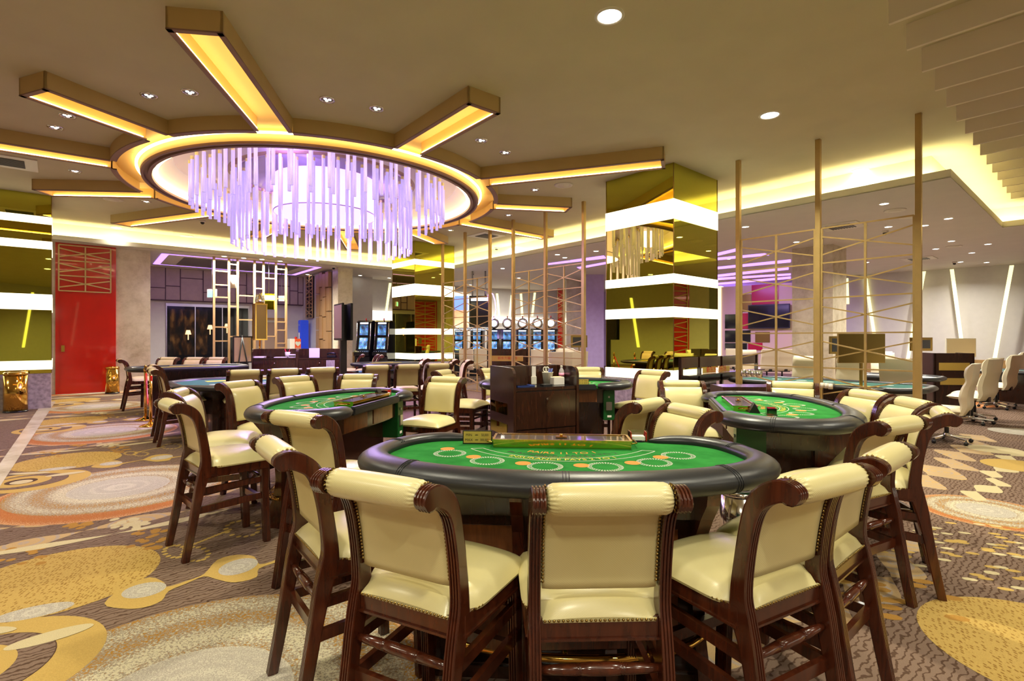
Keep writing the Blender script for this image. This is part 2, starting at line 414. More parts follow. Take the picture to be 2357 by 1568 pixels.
# lens chains
def chain(u0, v0, v1, n, w_, mat='c_tan', ly=1, slant=0):
    ln = (v1-v0)/n
    for q in range(n):
        va = v0+q*ln; poly = []
        for k in range(20):
            t_ = k/10 if k <= 10 else 2-k/10; sg = 1 if k <= 10 else -1
            wd = (.008+w_*sin(PI*t_)**1.6)*sg; v = va+ln*t_; uu = u0+.06*sin((q+t_)*2.2); a = uv(uu+wd, v+slant*wd); poly.append((a.x,a.y))
        c_ = uv(u0,va+ln/2); tile.append((ly, mat, poly, (c_.x,c_.y,.35)))
rr = random.Random(3)
for (x, y, sx, sy, n, m) in [(345,1242,45,24,26,'c_brown'),(50,1280,60,18,18,'c_brown'),(300,1206,38,11,22,'c_pale'),(180,1212,40,8,10,'c_brown')]:
    for k in range(n):
        pell(2, m, x+rr.uniform(-sx,sx), y+rr.uniform(-sy,sy), 9, 4, 8)
for (x, y, rx_, ry_) in [(404,1270,26,14),(450,1276,30,16),(558,1218,38,18)]:
    for k in range(14):
        a = 2*PI*k/14; pell(2,'c_gold', x+rx_*cos(a), y+ry_*sin(a), 5.5, 2.8, 8)
for k in range(14): pell(2,'c_gold', 425+k*8, 1262-k*3.2, 5, 2.4, 8)
chain(5.70,-1.6,3.4,15,.055); chain(5.24,-1.9,3.6,8,.11); chain(5.08,-1.4,1.2,3,.05,'c_pale',2)
# motifs of the right-hand run, not repeated
base_tile, tile = tile, []
for k_,(u_,v0_,v1_,n_,w_,m_) in enumerate([(-.9,6.6,10.6,7,.15,'c_gold'),(-.45,6.0,9.2,6,.13,'c_tan'),(1.75,5.4,8.6,6,.18,'c_tan'),(2.6,6.8,10.0,7,.13,'c_gold'),(3.1,7.0,11.5,8,.2,'c_tan'),(-1.5,7.4,11.8,8,.17,'c_tan'),(-2.1,7.4,12.5,11,.11,'c_gold'),(3.6,8.2,12.0,8,.14,'c_gold'),(-2.6,8.0,12.5,8,.18,'c_pale')]): chain(u_,v0_,v1_,n_,w_,m_,1,.8)
chain(.95,2.9,5.0,4,.15,slant=.6); chain(1.25,6.6,10.8,7,.24,slant=.9); chain(.3,7.0,10.4,7,.13,'c_gold',2,.5); chain(2.2,7.6,10.6,6,.16,'c_gold',1,.5); chain(.8,6.4,9.6,8,.10,'c_pale',2,.8)
disc(2,'c_golddots',2.62,2.48,.55)
for k in range(120):
    a = rr.uniform(0,1); b = rr.uniform(-1,1)
    p = Vector((2.75+1.7*a, 3.35+1.2*a)) + Vector((-.5,.6))*b*.55
    if rr.random() < .9: disc(2, 'c_gold' if k % 3 else 'c_pale', p.x, p.y, .042, .024, rad(-20), 8)
for (u0,v0,su,sv,n_,m_) in [(-.4,7.6,.5,1.0,60,'c_gold'),(1.9,5.9,.5,.8,50,'c_gold'),(2.6,8.4,.5,1.2,70,'c_brown'),(3.3,6.6,.4,1.0,40,'c_pale'),(1.4,3.6,.35,.7,30,'c_gold')]:
    for k in range(n_):
        p = uv(u0+rr.gauss(0,su*.6), v0+rr.gauss(0,sv*.6)); disc(2, m_, p.x, p.y, .055, .032, rad(20), 8)
for k in range(16): disc(2,'c_brown',2.2+rr.uniform(-.35,.35),3.0+rr.uniform(-.25,.25),.06,.035,rad(-15),8)
disc(1,'c_rust',4.12,4.52,.50); disc(2,'c_speckle',4.14,4.55,.44); disc(3,'c_grey',4.14,4.56,.2)
disc(2,'c_gold',6.0,6.15,.36); disc(2,'c_pale',6.54,7.06,.30); disc(1,'c_rust',10.2,12.2,.9); disc(2,'c_pale',10.0,12.0,.55); disc(2,'c_grey',8.2,8.4,.4); disc(1,'c_brown',4.6,6.9,.45); disc(2,'c_golddots',8.6,8.0,.5)
CNT = {}
for j in (0,1):
    for i in range(-1,5):
        if j == 1 and i != 0: continue
        o = A_*i*(1-j)
        for ly, mat, poly, dc in (base_tile if j == 0 else tile):
            q = [(p[0]+o.x, p[1]+o.y) for p in poly]
            if dc[1]+o.y < .9 or dc[1]+o.y > 22 or abs(dc[0]+o.x) > 1.1*(dc[1]+o.y)+1.2: continue
            if dc[1]+o.y > 11 and dc[2] < .1: continue
            CNT[ly] = CNT.get(ly,0)+1; fl.m = CM.index(mat); fl.flat(q, .0006*ly+.0000024*(CNT[ly] % 240), (dc[0]+o.x, dc[1]+o.y, dc[2]))
fl.m = CM.index('marble')
g0,g1,h0,h1 = at(88,942,0),at(0,1068,0),at(118,940,0),at(0,1121,0)
q = [g0.lerp(g1,-.25),g0.lerp(g1,1.9),h0.lerp(h1,1.9),h0.lerp(h1,-.2)]
fl.flat([(p.x,p.y) for p in q], .0058, (0,0,1))
tag(fl.build('floor', CM), kind='structure')

# ================================================================== CEILINGS
ZC, ZL, ZR = 4.60, 4.10, 4.39
lip = [Vector((-16.7,9.83)), Vector((-3.44,20.91)), Vector((7.07,8.40)), Vector((11.47,12.19)), Vector((15.4,7.7))]
c1 = MB(); hole = circ(CH.x, CH.y, 3.02, n=64)
tri = tessellate_polygon([[Vector((x,y,0)) for x,y in [(-30,-10),(34,-10),(34,45),(-30,45)]], [Vector((x,y,0)) for x,y in hole]])
pts = [(-30,-10),(34,-10),(34,45),(-30,45)]+hole
c1.add([(x,y,ZC) for x,y in pts], [tuple(t) for t in tri])
tag(c1.build('ceiling', 'ceiling'), kind='structure')
c2 = MB(); c2.prism([tuple(p) for p in lip]+[(32,8),(33,44),(-29,44),(-29,9)], ZL, ZL+.02)
def offset_path(pts, d):
    out = []
    for i, p in enumerate(pts):
        ns = []
        for a, b in ((i-1,i),(i,i+1)):
            if 0 <= a and b < len(pts):
                t_ = (pts[b]-pts[a]).normalized(); ns.append(Vector((-t_.y, t_.x)))
        n = ns[0] if len(ns) == 1 else (ns[0]+ns[1])/(1+ns[0].dot(ns[1]))
        out.append(p+n*d)
    return out
lin = offset_path(lip, .03); lback = offset_path(lip, .30)
for i in range(len(lip)-1):                            # upstand that closes the cove
    a,b,c,d = lip[i],lip[i+1],lin[i],lin[i+1]
    c2.add([(a.x,a.y,ZL),(b.x,b.y,ZL),(b.x,b.y,ZL+.14),(a.x,a.y,ZL+.14),(c.x,c.y,ZL+.14),(d.x,d.y,ZL+.14),(c.x,c.y,ZL),(d.x,d.y,ZL)], [(0,1,2,3),(3,2,5,4),(4,5,7,6)])
tag(c2.build('ceiling_lower', 'ceiling_low'), kind='structure')
tr = MB()
for i in range(len(lip)-1):
    a,b = lback[i],lback[i+1]
    tr.add([(a.x,a.y,ZL+.02),(b.x,b.y,ZL+.02),(b.x,b.y,ZC),(a.x,a.y,ZC)], [(0,1,2,3)])
tag(tr.build('trim_1', 'white_cone'), kind='structure')
lr = MB()
for i in range(len(lip)-1):
    l1, l2 = offset_path(lip,.12), offset_path(lip,.17)
    a,b,c,d = l1[i],l1[i+1],l2[i],l2[i+1]
    lr.add([(a.x,a.y,ZL+.06),(b.x,b.y,ZL+.06),(d.x,d.y,ZL+.06),(c.x,c.y,ZL+.06),(a.x,a.y,ZL+.03),(b.x,b.y,ZL+.03),(d.x,d.y,ZL+.03),(c.x,c.y,ZL+.03)], [(0,1,2,3),(4,5,6,7),(0,1,5,4),(2,3,7,6)])
tag(lr.build('cove_light_strip', 'led_yellow'), 'continuous warm yellow cove light strip along the ceiling step', 'cove light')

# star-shaped coffer around the chandelier
star = thing('star_coffer', (CH.x,CH.y,ZC), 0, 'tan star-shaped ceiling coffer with twelve glowing amber arms around the round lamp', 'ceiling coffer')
def ring_mesh(r0, r1, z0, z1, n=128, gap=None):
    mb = MB(); mb.smooth = False
    for k in range(n):
        a0, a1 = 2*PI*k/n, 2*PI*(k+1)/n
        if gap and gap((a0+a1)/2): continue
        P_ = [(r*cos(a), r*sin(a), z) for r, a, z in ((r0,a0,z0),(r1,a0,z0),(r1,a1,z0),(r0,a1,z0),(r0,a0,z1),(r1,a0,z1),(r1,a1,z1),(r0,a1,z1))]
        mb.add(P_, [(0,1,2,3),(4,5,6,7),(1,2,6,5),(0,3,7,4)])
    return mb
ARMS = [(-111,5.0),(-81.7,5.95),(-50.5,5.5),(-18.7,6.72),(10.2,5.2),(41,6.45),(72,5.4),(102,6.3),(130,5.4),(157.8,6.6),(184.5,5.5),(217,6.7)]
hw = .25
def in_arm(a):
    for d, r in ARMS:
        x = (a-rad(d)+PI) % (2*PI)-PI
        if abs(x) < math.asin(hw/3.5): return True
    return False
RO, RI = 3.55, 3.12
degs = sorted(a % 360 for a, r in ARMS); hwd = math.degrees(math.asin(.25/3.5))
for i, a0 in enumerate(degs):
    a1 = degs[(i+1) % 12]+(360 if i == 11 else 0); A0, A1 = rad(a0+hwd), rad(a1-hwd); mb = MB(); k_ = 24
    for m_, r0_, r1_, z0_, z1_ in ((0,RO-.03,RO,ZR-ZC,0),(1,RO-.09,RO+.001,ZR-ZC-.003,ZR-ZC+.012)):
        mb.m = m_
        mb.grid([[(r_*cos(A0+(A1-A0)*q/k_), r_*sin(A0+(A1-A0)*q/k_), z_) for q in range(k_+1)] for r_, z_ in ((r0_,z0_),(r1_,z0_),(r1_,z1_),(r0_,z1_),(r0_,z0_))])
    mb.build('ring_fascia', ['coffer','coffer_lip'], star)
ring_mesh(RI, RO-.03, -.012, -.006, 128).build('ring_trough', 'trough', star)
ring_mesh(3.17, 3.21, -.10, -.075, 128).build('ring_light_strip', 'led_amber', star)
# inner moulding
mb = MB(); mb.smooth = True
prof = [(3.14,0),(3.14,-.2),(3.13,-.235),(3.09,-.235),(3.085,-.19),(3.03,-.19),(3.025,-.235),(2.97,-.235),(2.96,-.2)]
n = 128
for i in range(len(prof)-1):
    mb.m = 0 if i == 0 else 1
    mb.grid([[(prof[j][0]*cos(2*PI*k/n), prof[j][0]*sin(2*PI*k/n), prof[j][1]) for k in range(n)] for j in (i,i+1)], True)
mb.build('ring_moulding', ['trough','coffer_lip'], star)
mb = MB(); mb.smooth = True
mb.grid([[(r*cos(2*PI*k/n), r*sin(2*PI*k/n), z) for k in range(n)] for r, z in ((2.96,-.2),(2.93,-.08),(2.78,.06),(2.66,.15))], True)
mb.build('inner_cone', 'white_cone', star)
ring_mesh(2.88, 2.92, -.17, -.15, 128).build('inner_light_strip', 'led_inner', star)
for d, R in ARMS:
    a = rad(d); r0 = math.sqrt(RO**2-hw**2)-.01
    T_ = Matrix.Rotation(a, 4, 'Z')
    mb = MB(); mb.T = T_
    zb = ZR-ZC
    for sgn in (-1,1):
        mb.box((r0, sgn*hw, zb),(R, sgn*(hw-.025), 0))
    mb.box((R-.025,-hw,zb),(R,hw,0))
    mb.m = 1
    for sgn in (-1,1): mb.box((r0, sgn*(hw+.001), zb-.003),(R+.001, sgn*(hw-.055), zb+.012))
    mb.box((R-.055,-hw,zb-.003),(R+.001,hw,zb+.012))
    mb.m = 2; mb.box((RI+.1,-hw+.02,-.014),(R-.02,hw-.02,-.008))
    for sgn in (-1,1): mb.box((r0, sgn*(hw-.0252), zb+.012),(R-.02, sgn*(hw-.03), -.014))
    arm = mb.build('coffer_arm', ['coffer','coffer_lip','trough'], star)
    mb = MB(); mb.T = T_
    for sgn in (-1,1): mb.box((r0+.05, sgn*(hw-.031), zb+.014),(R-.06, sgn*(hw-.052), zb+.026))
    mb.build('arm_light_strip', 'led_arm', arm)

# chandelier ------------------------------------------------
ch = thing('chandelier', (CH.x,CH.y,0), 0, 'huge round violet chandelier of hanging acrylic rods around a glowing pink drum', 'chandelier')
mb = MB(); mb.lathe([(2.66,4.75),(2.60,4.78),(1.75,4.80),(1.72,4.86),(.05,4.9)], n=96); mb.build('canopy', 'canopy', ch)
mb = MB(); mb.smooth = True; n = 96
mb.grid([[(r*cos(2*PI*k/n), r*sin(2*PI*k/n), z) for k in range(n)] for r, z in ((1.80,4.80),(1.80,4.74),(1.72,4.72),(1.64,4.74),(1.64,4.82))], True)
mb.build('canopy_ring', 'coffer_lip', ch)
mb = MB(); mb.lathe([(.02,4.04),(.97,4.04),(1.0,4.055),(1.0,4.07),(.995,4.30),(1.0,4.60),(1.0,4.8),(.1,4.8)], n=72); mb.build('drum_shade', 'drum', ch)
mb = MB(); mb.smooth = True
mb.grid([[(r*cos(2*PI*k/72), r*sin(2*PI*k/72), z) for k in range(72)] for r, z in ((1.001,4.064),(1.006,4.064),(1.006,4.052),(.995,4.047))], True)
mb.build('drum_rim', 'canopy', ch)
rods = []
rr = random.Random(11)
for (R, n, zt, zb, ph) in [(2.40,52,4.72,3.97,0),(2.20,40,4.72,3.92,.5),(1.72,44,4.72,3.34,.2),(1.55,34,4.72,3.36,.6)]:
    for k in range(n):
        a = 2*PI*(k+ph)/n; x, y = R*cos(a), R*sin(a)
        rods.append((y, x, y, zt, zb+rr.uniform(-.02,.02)))
rods.sort()
rest = MB()
proto = None
def rod_into(mb, x, y, zt, zb):
    r = .031; n = 8
    vs = [(x+r*cos(2*PI*k/n), y+r*sin(2*PI*k/n), z) for z in (zt, zt-.06, zb) for k in range(n)]
    mb.smooth = True; mb.m = 1; mb.add(vs[:2*n], [(k,(k+1)%n,n+(k+1)%n,n+k) for k in range(n)])
    mb.m = 0; mb.add(vs[n:], [(k,(k+1)%n,n+(k+1)%n,n+k) for k in range(n)])
    mb.smooth = False; mb.add(vs[2*n:], [tuple(range(n))])
pmesh = {}
for i, (_, x, y, zt, zb) in enumerate(rods):
    if i < 100:
        key = round(zb, 1)
        if key not in pmesh:
            m_ = MB(); rod_into(m_, 0, 0, zt, zb); o = m_.build('glass_rod', ['acrylic_rod','rod_cap'], ch); pmesh[key] = o.data
        else:
            o = bpy.data.objects.new('glass_rod', pmesh[key]); COL.objects.link(o); o.parent = ch
        o.location = (x, y, 0)
    else: rod_into(rest, x, y, zt, zb)
tag(rest.build('glass_rods', ['acrylic_rod','rod_cap'], ch), kind='stuff')
mb = MB(); 
for k in range(20):
    a = 2*PI*k/20; mb.lathe([(.035,4.755),(.035,4.775)], (1.95*cos(a),1.95*sin(a),0), 8)
mb.build('canopy_spot', 'spot_lens', ch)
lamp('AREA', 'chandelier_glow', (CH.x,CH.y,3.9), 260, (.62,.42,1.0), 2.2)
lamp('POINT', 'chandelier_uplight', (CH.x,CH.y-2.0,4.55), 26, (.5,.3,1.0), .3)
lamp('POINT', 'chandelier_uplight', (CH.x+1.3,CH.y+.6,4.45), 22, (.5,.3,1.0), .3)
lamp('POINT', 'chandelier_uplight', (CH.x-1.3,CH.y+.6,4.45), 22, (.5,.3,1.0), .3)

# ceiling lights --------------------------------------------
def down_proto(name, r, glow, label, cat='ceiling light'):
    t_ = thing(name, (0,0,0), 0, label, cat)
    mb = MB(); mb.smooth = True
    n = 24
    mb.grid([[(q*cos(2*PI*k/n), q*sin(2*PI*k/n), z) for k in range(n)] for q, z in ((r*1.25,-.001),(r*1.2,-.010),(r*1.02,-.010),(r*.96,.0))], True)
    mb.build('trim_ring', 'white_plastic', t_)
    mb = MB(); mb.lathe([(0,-.004),(r*.98,-.004),(r*.98,-.001)], n=24); mb.build('lens', glow, t_)
    return remember(t_)
def in_low(p):
    P_ = [tuple(v) for v in lip]+[(32,8),(33,44),(-29,44),(-29,9)]; c = False
    for i in range(len(P_)):
        (x0,y0),(x1,y1) = P_[i-1],P_[i]
        if (y0 > p.y) != (y1 > p.y) and p.x < (x1-x0)*(p.y-y0)/(y1-y0)+x0: c = not c
    return c
used = set()
def first_or_dup(p, *a, **k):
    if p.name in used: return dup(p, *a, **k)
    used.add(p.name); p.location = a[0]; p.rotation_euler = (0,0,a[1] if len(a) > 1 else 0)
    if k.get('label'): p['label'] = k['label']
    if k.get('group'): p['group'] = k['group']
    return p
big = down_proto('downlight', .115, 'downlight', 'x')
small = down_proto('downlight', .075, 'downlight', 'x')
MAIN = [(1403,37,'largest glaring round downlight at the top of the picture'),(1772,265,'glaring round downlight between the star coffer and the ceiling fins'),
        (1980,392,'round downlight just before the yellow cove above the tall lattice'),(268,524,'round downlight near the cove above the stone wall')]
for x,y,lb in MAIN:
    p = at(x,y,ZC); e_ = 62 if x in (1403,1772) else 14; first_or_dup(big, p, label=lb, group='large downlights of the high ceiling')
    lamp('AREA','downlight_beam', p-Vector((0,0,.03)), e_, (1,.94,.70), .2, spread=rad(110))
LOW = [(2035,469),(1716,522),(2128,519),(1833,557),(2190,555),(2045,522),(2183,503),(2154,573),(2237,582),(2274,562),(2211,603),(2271,604),(1995,604),(2052,622),
       (1372,578),(1171,562),(1283,586),(1311,600),(1300,593),(1157,618),(1083,656),(1194,640),(516,590),(561,594),(603,597),(645,601),(829,634),(708,632),(896,640),(1677,596),(1683,612),(1740,623)]
for i,(x,y) in enumerate(LOW):
    p = at(x,y,ZL)
    if not in_low(p): p = at(x,y,ZC)
    first_or_dup(small, p, label='small round white downlight in the lower ceiling beyond the yellow cove', group='downlights of the lower ceiling')
    if i in (0,1,2,4,7,10,12,14,15,17,20,21,22,23,24,25,29): lamp('AREA','downlight_beam', p-Vector((0,0,.03)), 75, (1,.95,.82), .2, spread=rad(150))
sp = thing('spotlight', (0,0,0), 0, 'small silver recessed spotlight between two arms of the star coffer', 'ceiling light', 'spotlights around the star coffer')
mb = MB(); mb.smooth = True
mb.grid([[(q*cos(2*PI*k/20), q*sin(2*PI*k/20), z) for k in range(20)] for q, z in ((.10,-.001),(.095,-.012),(.075,-.012),(.07,.0))], True); mb.build('trim_ring','chrome',sp)
mb = MB(); mb.lathe([(0,-.003),(.07,-.003),(.07,0)], n=20); mb.build('reflector','steel',sp)
mb = MB()
for a in (0,2.1,4.2): mb.lathe([(0,-.008),(.018,-.008),(.02,-.003)], (.032*cos(a),.032*sin(a),0), 8)
mb.build('bulb','downlight',sp); remember(sp)
for x,y in [(343,220),(437,212),(753,229),(867,250),(1108,323),(1163,351),(1231,437),(1170,495),(155,266),(127,293),(173,394),(337,464),(1036,530)]:
    p = at(x,y,ZC); first_or_dup(sp, p)
    lamp('SPOT','spot_beam', p-Vector((0,0,.03)), 48, (1,.93,.78), .06, spot=rad(80), blend=.8)
for x,y,e_ in ((-2.2,2.2,30),(2.6,1.4,30),(.3,-.8,34),(-4.6,4.6,30),(4.6,3.2,30),(-2.6,-2.6,60),(2.4,-2.8,60),(0,-4.8,60),(-5.2,.5,40),(5.6,-.2,40),(-14,3,180),(-13.5,7.5,150),(-9,-4,150),(7,-5,100)):  # added fixtures and lamps out of view, lighting near chair backs and reflections
    p = Vector((x,y,ZC)); first_or_dup(big, p, label='added downlight out of view, brightening the near chairs and mirror reflections', group='added downlights out of view'); lamp('AREA','downlight_beam', p-Vector((0,0,.03)), e_, (1,.94,.72), .3, spread=rad(140))
# smoke detectors, vents, cameras
vt = thing('round_vent', (0,0,0), 0, 'round white ceiling diffuser', 'vent')
mb = MB(); mb.lathe([(.19,0),(.18,-.015),(.15,-.02),(.13,-.008),(.11,-.008),(.10,-.025),(0,-.03)], n=28); mb.build('diffuser','white_plastic',vt); remember(vt)
for x,y,z,lb in [(1297,426,ZC,'round ceiling vent between the star coffer and the large mirror column'),(1265,539,ZC,'round ceiling vent beyond the fourth coffer arm'),(261,459,ZC,'round ceiling vent near the left mirror column'),(2060,484,ZL,'round ceiling vent nearest to the tallest lattice top rail'),(2093,499,ZL,'oval-looking flat vent over the lattice corner'),(2196,567,ZL,'round vent among the downlights over the office chairs'),(430,543,ZC,'round ceiling vent left of the chandelier rods')]:
    first_or_dup(vt, at(x,y,z), label=lb)
vs_ = thing('square_vent', (0,0,0), 0, 'square', 'vent')
mb = MB(); mb.box((-.42,-.42,-.02),(.42,.42,0)); mb.build('vent_frame','white_plastic',vs_)
mb = MB(); mb.box((-.25,-.25,-.026),(.25,.25,-.021))
for k in range(9): mb.box((-.25,-.24+k*.057,-.034),(.25,-.225+k*.057,-.02))
mb.build('grille','grey_plastic',vs_); remember(vs_)
for x,y,z,lb in [(1120,542,ZC,'square ceiling air vent behind the slim posts'),(1935,520,ZL,'square ceiling air vent behind the middle lattice post'),(2115,595,ZL,'square ceiling air vent above the grey wall with light lines'),(12,370,ZC,'square ceiling air vent at the left picture edge')]:
    first_or_dup(vs_, at(x,y,z), ANG_V, label=lb)
cm_ = thing('dome_camera', (0,0,0), 0, 'dome', 'security camera')
mb = MB(); mb.lathe([(.07,0),(.07,-.03),(.055,-.045)], n=16); mb.build('housing','white_plastic',cm_)
mb = MB(); mb.lathe([(.05,-.045),(.045,-.075),(.025,-.095),(0,-.1)], n=16); mb.build('dome','black_gloss',cm_); remember(cm_)
for x,y,z,lb in [(466,508,ZC,'dome camera left of the chandelier under the coffer'),(1143,570,ZC,'dome camera before the cove between the slim posts'),(2037,532,ZL,'dome camera inside the tall lattice outline'),(2197,603,ZL,'dome camera above the wall with slanted light lines'),(768,614,ZL,'dome camera over the stone pier by the lobby'),(1088,628,ZL,'dome camera above the slot machines')]:
    first_or_dup(cm_, at(x,y,z), label=lb)

# hanging ceiling fins
for k in range(15):
    p = Vector((3.42,4.73))+Vector((VX,VY))*.64*k
    q = p-Vector((UX,UY))*7
    mb = MB(); d = Vector((VX,VY))*.02
    mb.prism([tuple(p-d),tuple(q-d),tuple(q+d),tuple(p+d)], ZC-.25, ZC+.001)
    o = mb.build('ceiling_fin','white_cone')
    tag(o, ['cream hanging ceiling fin nearest to the camera','second cream hanging ceiling fin','third cream hanging ceiling fin','fourth cream hanging ceiling fin','fifth cream hanging ceiling fin'][k]+', at the upper right' if k < 5 else 'cream ceiling fin in the receding far part of the row', 'ceiling fin', 'row of ceiling fins')
for k in (1.5,3.5,5.5,7.5):
    p = Vector((3.42,4.73))+Vector((VX,VY))*.64*k-Vector((UX,UY))*1.6
    lamp('SPOT','fin_spot',(p.x,p.y,ZC-.02), 60,(1,.95,.8),.05,spot=rad(110))

# violet light lines in the lower ceiling
for i,(a,b,c,d) in enumerate([((1652,583),(1702,571),(1702,577),(1652,589)),((1652,594),(1760,584),(1770,588),(1652,599)),((1652,615),(1820,598),(1820,604),(1652,620)),((1652,633),(1815,614),(1815,621),(1652,638)),((1652,640),(1820,630),(1820,634),(1652,645)),((1652,652),(1820,637),(1820,642),(1652,656)),
                              ((1262,607),(1390,589),(1395,595),(1262,610)),((1328,616),(1394,604),(1394,608),(1334,619))]):
    P4 = [at(x,y,ZL-.012) for x,y in (a,b,c,d)]
    mb = MB(); mb.prism([(p.x,p.y) for p in P4], ZL-.014, ZL)
    tag(mb.build('light_line','led_violet'), 'violet light line set in the lower ceiling, '+('seen right of the large mirror column' if i < 6 else 'seen left of the large mirror column'), 'ceiling light', 'violet ceiling light lines '+('right' if i < 6 else 'left')+' of the big column')
# recessed lobby ceiling tray with violet edge
tp = [(352,608),(372,584),(740,616),(680,634)]
Q = [at(x,y,ZL-.01) for x,y in tp]; ctr = sum(Q,Vector())/4
mb = MB(); mb.add([p for p in Q]+[ctr+(p-ctr)*.92 for p in Q], [(i,(i+1)%4,4+(i+1)%4,4+i) for i in range(4)])
tray = thing('ceiling_tray', (0,0,0), 0, 'dark recessed lobby ceiling tray edged with violet light', 'ceiling tray')
mb.build('violet_edge','led_violet',tray)
mb = MB(); mb.add([ctr+(p-ctr)*.92+Vector((0,0,-.001)) for p in Q]+[ctr+(p-ctr)*.74+Vector((0,0,-.001)) for p in Q], [(i,(i+1)%4,4+(i+1)%4,4+i) for i in range(4)]); mb.build('tray_border','ceiling_low',tray)
mb = MB(); mb.add([ctr+(p-ctr)*.74+Vector((0,0,-.002)) for p in Q], [(0,1,2,3)]); mb.build('tray_panel','grey_plastic',tray)

# ================================================================== COLUMNS
def mirror_column(cx, cy, su, sv, bands, label, base_z=.76):
    t_ = thing('column', (cx,cy,0), ANG_V, label, 'column', kind='structure')
    # local x = V axis, local y = U axis; the near corner is the origin
    mb = MB(); mb.box((0,0,base_z),(sv,su,ZC-.001)); mb.build('mirror_cladding','mirror',t_)
    mb = MB(); mb.box((.01,.01,0),(sv-.01,su-.01,base_z)); mb.build('stone_base','stone',t_)
    for z0,z1 in bands:
        mb = MB(); mb.box((-.012,-.012,z0),(sv+.012,su+.012,z1)); mb.build('light_band','band',t_)
    mb = MB()
    for x,y in ((0,0),(sv,0),(0,su)): mb.bar((x,y,base_z),(x,y,ZC-.002),.012)
    mb.build('corner_bead','brass_dull',t_)
    return t_
mirror_column(2.84,9.16,1.49,1.55,[(3.614,3.967),(2.485,2.648),(1.882,2.069),(.76,.943)],'large gold mirror column with four white light bands in the middle of the hall')
mirror_column(-3.07,16.47,1.45,1.5,[(3.85,4.025),(2.886,3.243),(1.64,1.83),(.84,1.033)],'smaller distant gold mirror column with light bands behind the chandelier')
e = uv(0,-1.5)
mirror_column(-9.98+e.x,11.3+e.y,1.5,1.5,[(3.967,4.127),(3.43,3.6),(2.12,2.455),(.84,1.033)],'gold mirror column with light bands at the left edge')

# ================================================================== WALLS
def wall(name, a, b, z0, z1, mat, th=.12, kind='structure'):
    a, b = Vector(a[:2]), Vector(b[:2]); d = (b-a).normalized(); n = Vector((-d.y,d.x))
    if n.dot(a) < 0: n = -n                            # thickness goes away from the camera
    mb = MB(); mb.prism([tuple(a),tuple(b),tuple(b+n*th),tuple(a+n*th)], z0, z1)
    return tag(mb.build(name, mat), kind=kind)
W0 = Vector((-12.29,14.06)); Vd = Vector((VX,VY)); Ud = Vector((UX,UY))
wall('wall_left', W0-Vd*3, W0+Vd*1.98, 0, ZL, 'marble', .2)
wall('wall_lobby_side', W0+Vd*1.98, W0+Vd*1.98+Ud*4.5, 0, ZL, 'marble')
# red lattice door
dr = thing('door_1', (W0.x,W0.y,0), ANG_V, 'glossy red lacquered double-height door with a gold lattice panel above', 'door', kind='structure')
mb = MB(); mb.box((-.02,-.06,0),(1.28,-.002,ZL-.002)); mb.build('red_surround','red',dr)
mb = MB(); mb.box((.08,-.085,0),(1.18,-.062,2.72)); mb.box((.12,-.09,.05),(1.14,-.083,2.68)); mb.build('door_leaf','red',dr)
mb = MB(); mb.box((.10,-.12,1.15),(.17,-.09,1.32)); mb.build('door_handle','brass',dr)
mb = MB(); z0,z1 = 2.80,ZL-.06
def latt(mb, x0, x1, z0, z1, n, w_, y):
    xm = (x0+x1)/2; per = (z1-z0)/n
    for x in (x0,xm,x1): mb.bar((x,y,z0),(x,y,z1),w_)
    for i in range(n+1): mb.bar((x0,y,z0+i*per),(x1,y,z0+i*per),w_)
    for i in range(n):
        zz = z0+i*per
        mb.bar((x0,y,zz+.22*per),(x1,y,zz+.78*per),w_); mb.bar((x0,y,zz+.78*per),(x1,y,zz+.22*per),w_)
latt(mb,.05,1.16,z0,z1,3,.03,-.08); mb.build('lattice','gold_paint',dr)

# lobby back wall with fabric panels
LA = at(337,613,ZL); LB = at(697,638,ZL)
LA.z = LB.z = 0; ldir = (LB-LA).normalized(); LA2 = LA-ldir*1.2
wall('wall_lobby', LA2, LB, 0, ZL, 'grey_wall')
ll = (LB-LA).length
pw = thing('wall_panelling', (LA.x,LA.y,0), math.atan2(ldir.y,ldir.x), 'mauve fabric wall panels framed by dark strips above the lobby window', 'wall panelling')
mb = MB(); mb.box((-.6,-.06,2.9),(ll,-.005,ZL-.01)); mb.build('fabric_panel','panel_wall',pw)
mb = MB()
xs = [0,.105,.19,.325,.39,.53,.60,.75,.815,.90,.96,1.0]
hs = [.62,.55,.28,.7,.5,.4,.7,.75,.35,.5,.55]
for i,x in enumerate(xs): mb.box((x*ll-.015,-.075,2.9),(x*ll+.015,-.061,ZL-.02))
for i in range(len(xs)-1): z_ = 2.9+(1-hs[i])*1.18; mb.box((xs[i]*ll,-.075,z_-.015),(xs[i+1]*ll,-.061,z_+.015))
mb.box((-.6,-.075,2.88),(ll,-.061,2.93)); mb.build('panel_strip','panel_line',pw)
wd = thing('window_1', (LA.x,LA.y,0), math.atan2(ldir.y,ldir.x), 'wide dark lobby window with warm lamps glowing behind', 'window', kind='structure')
mb = MB(); mb.box((.62,-.03,.05),(3.30,-.006,2.72)); mb.build('window_pane','black_gloss',wd)
mb = MB(); mb.box((.58,-.05,2.70),(3.35,-.006,2.80))
for x in (.60,1.5,2.4,3.32): mb.box((x-.015,-.045,.05),(x+.015,-.03,2.75))
mb.build('window_frame','steel',wd)
M['lamp_warm'] = emit('warm_lamp',(1.0,.55,.25,1),1.3); 
t = NT('painted_room_glow'); nz = t.n('ShaderNodeTexNoise', Scale=7.0, Detail=3.0); t.l(t.coord((1,1,.35)), nz.inputs[0])
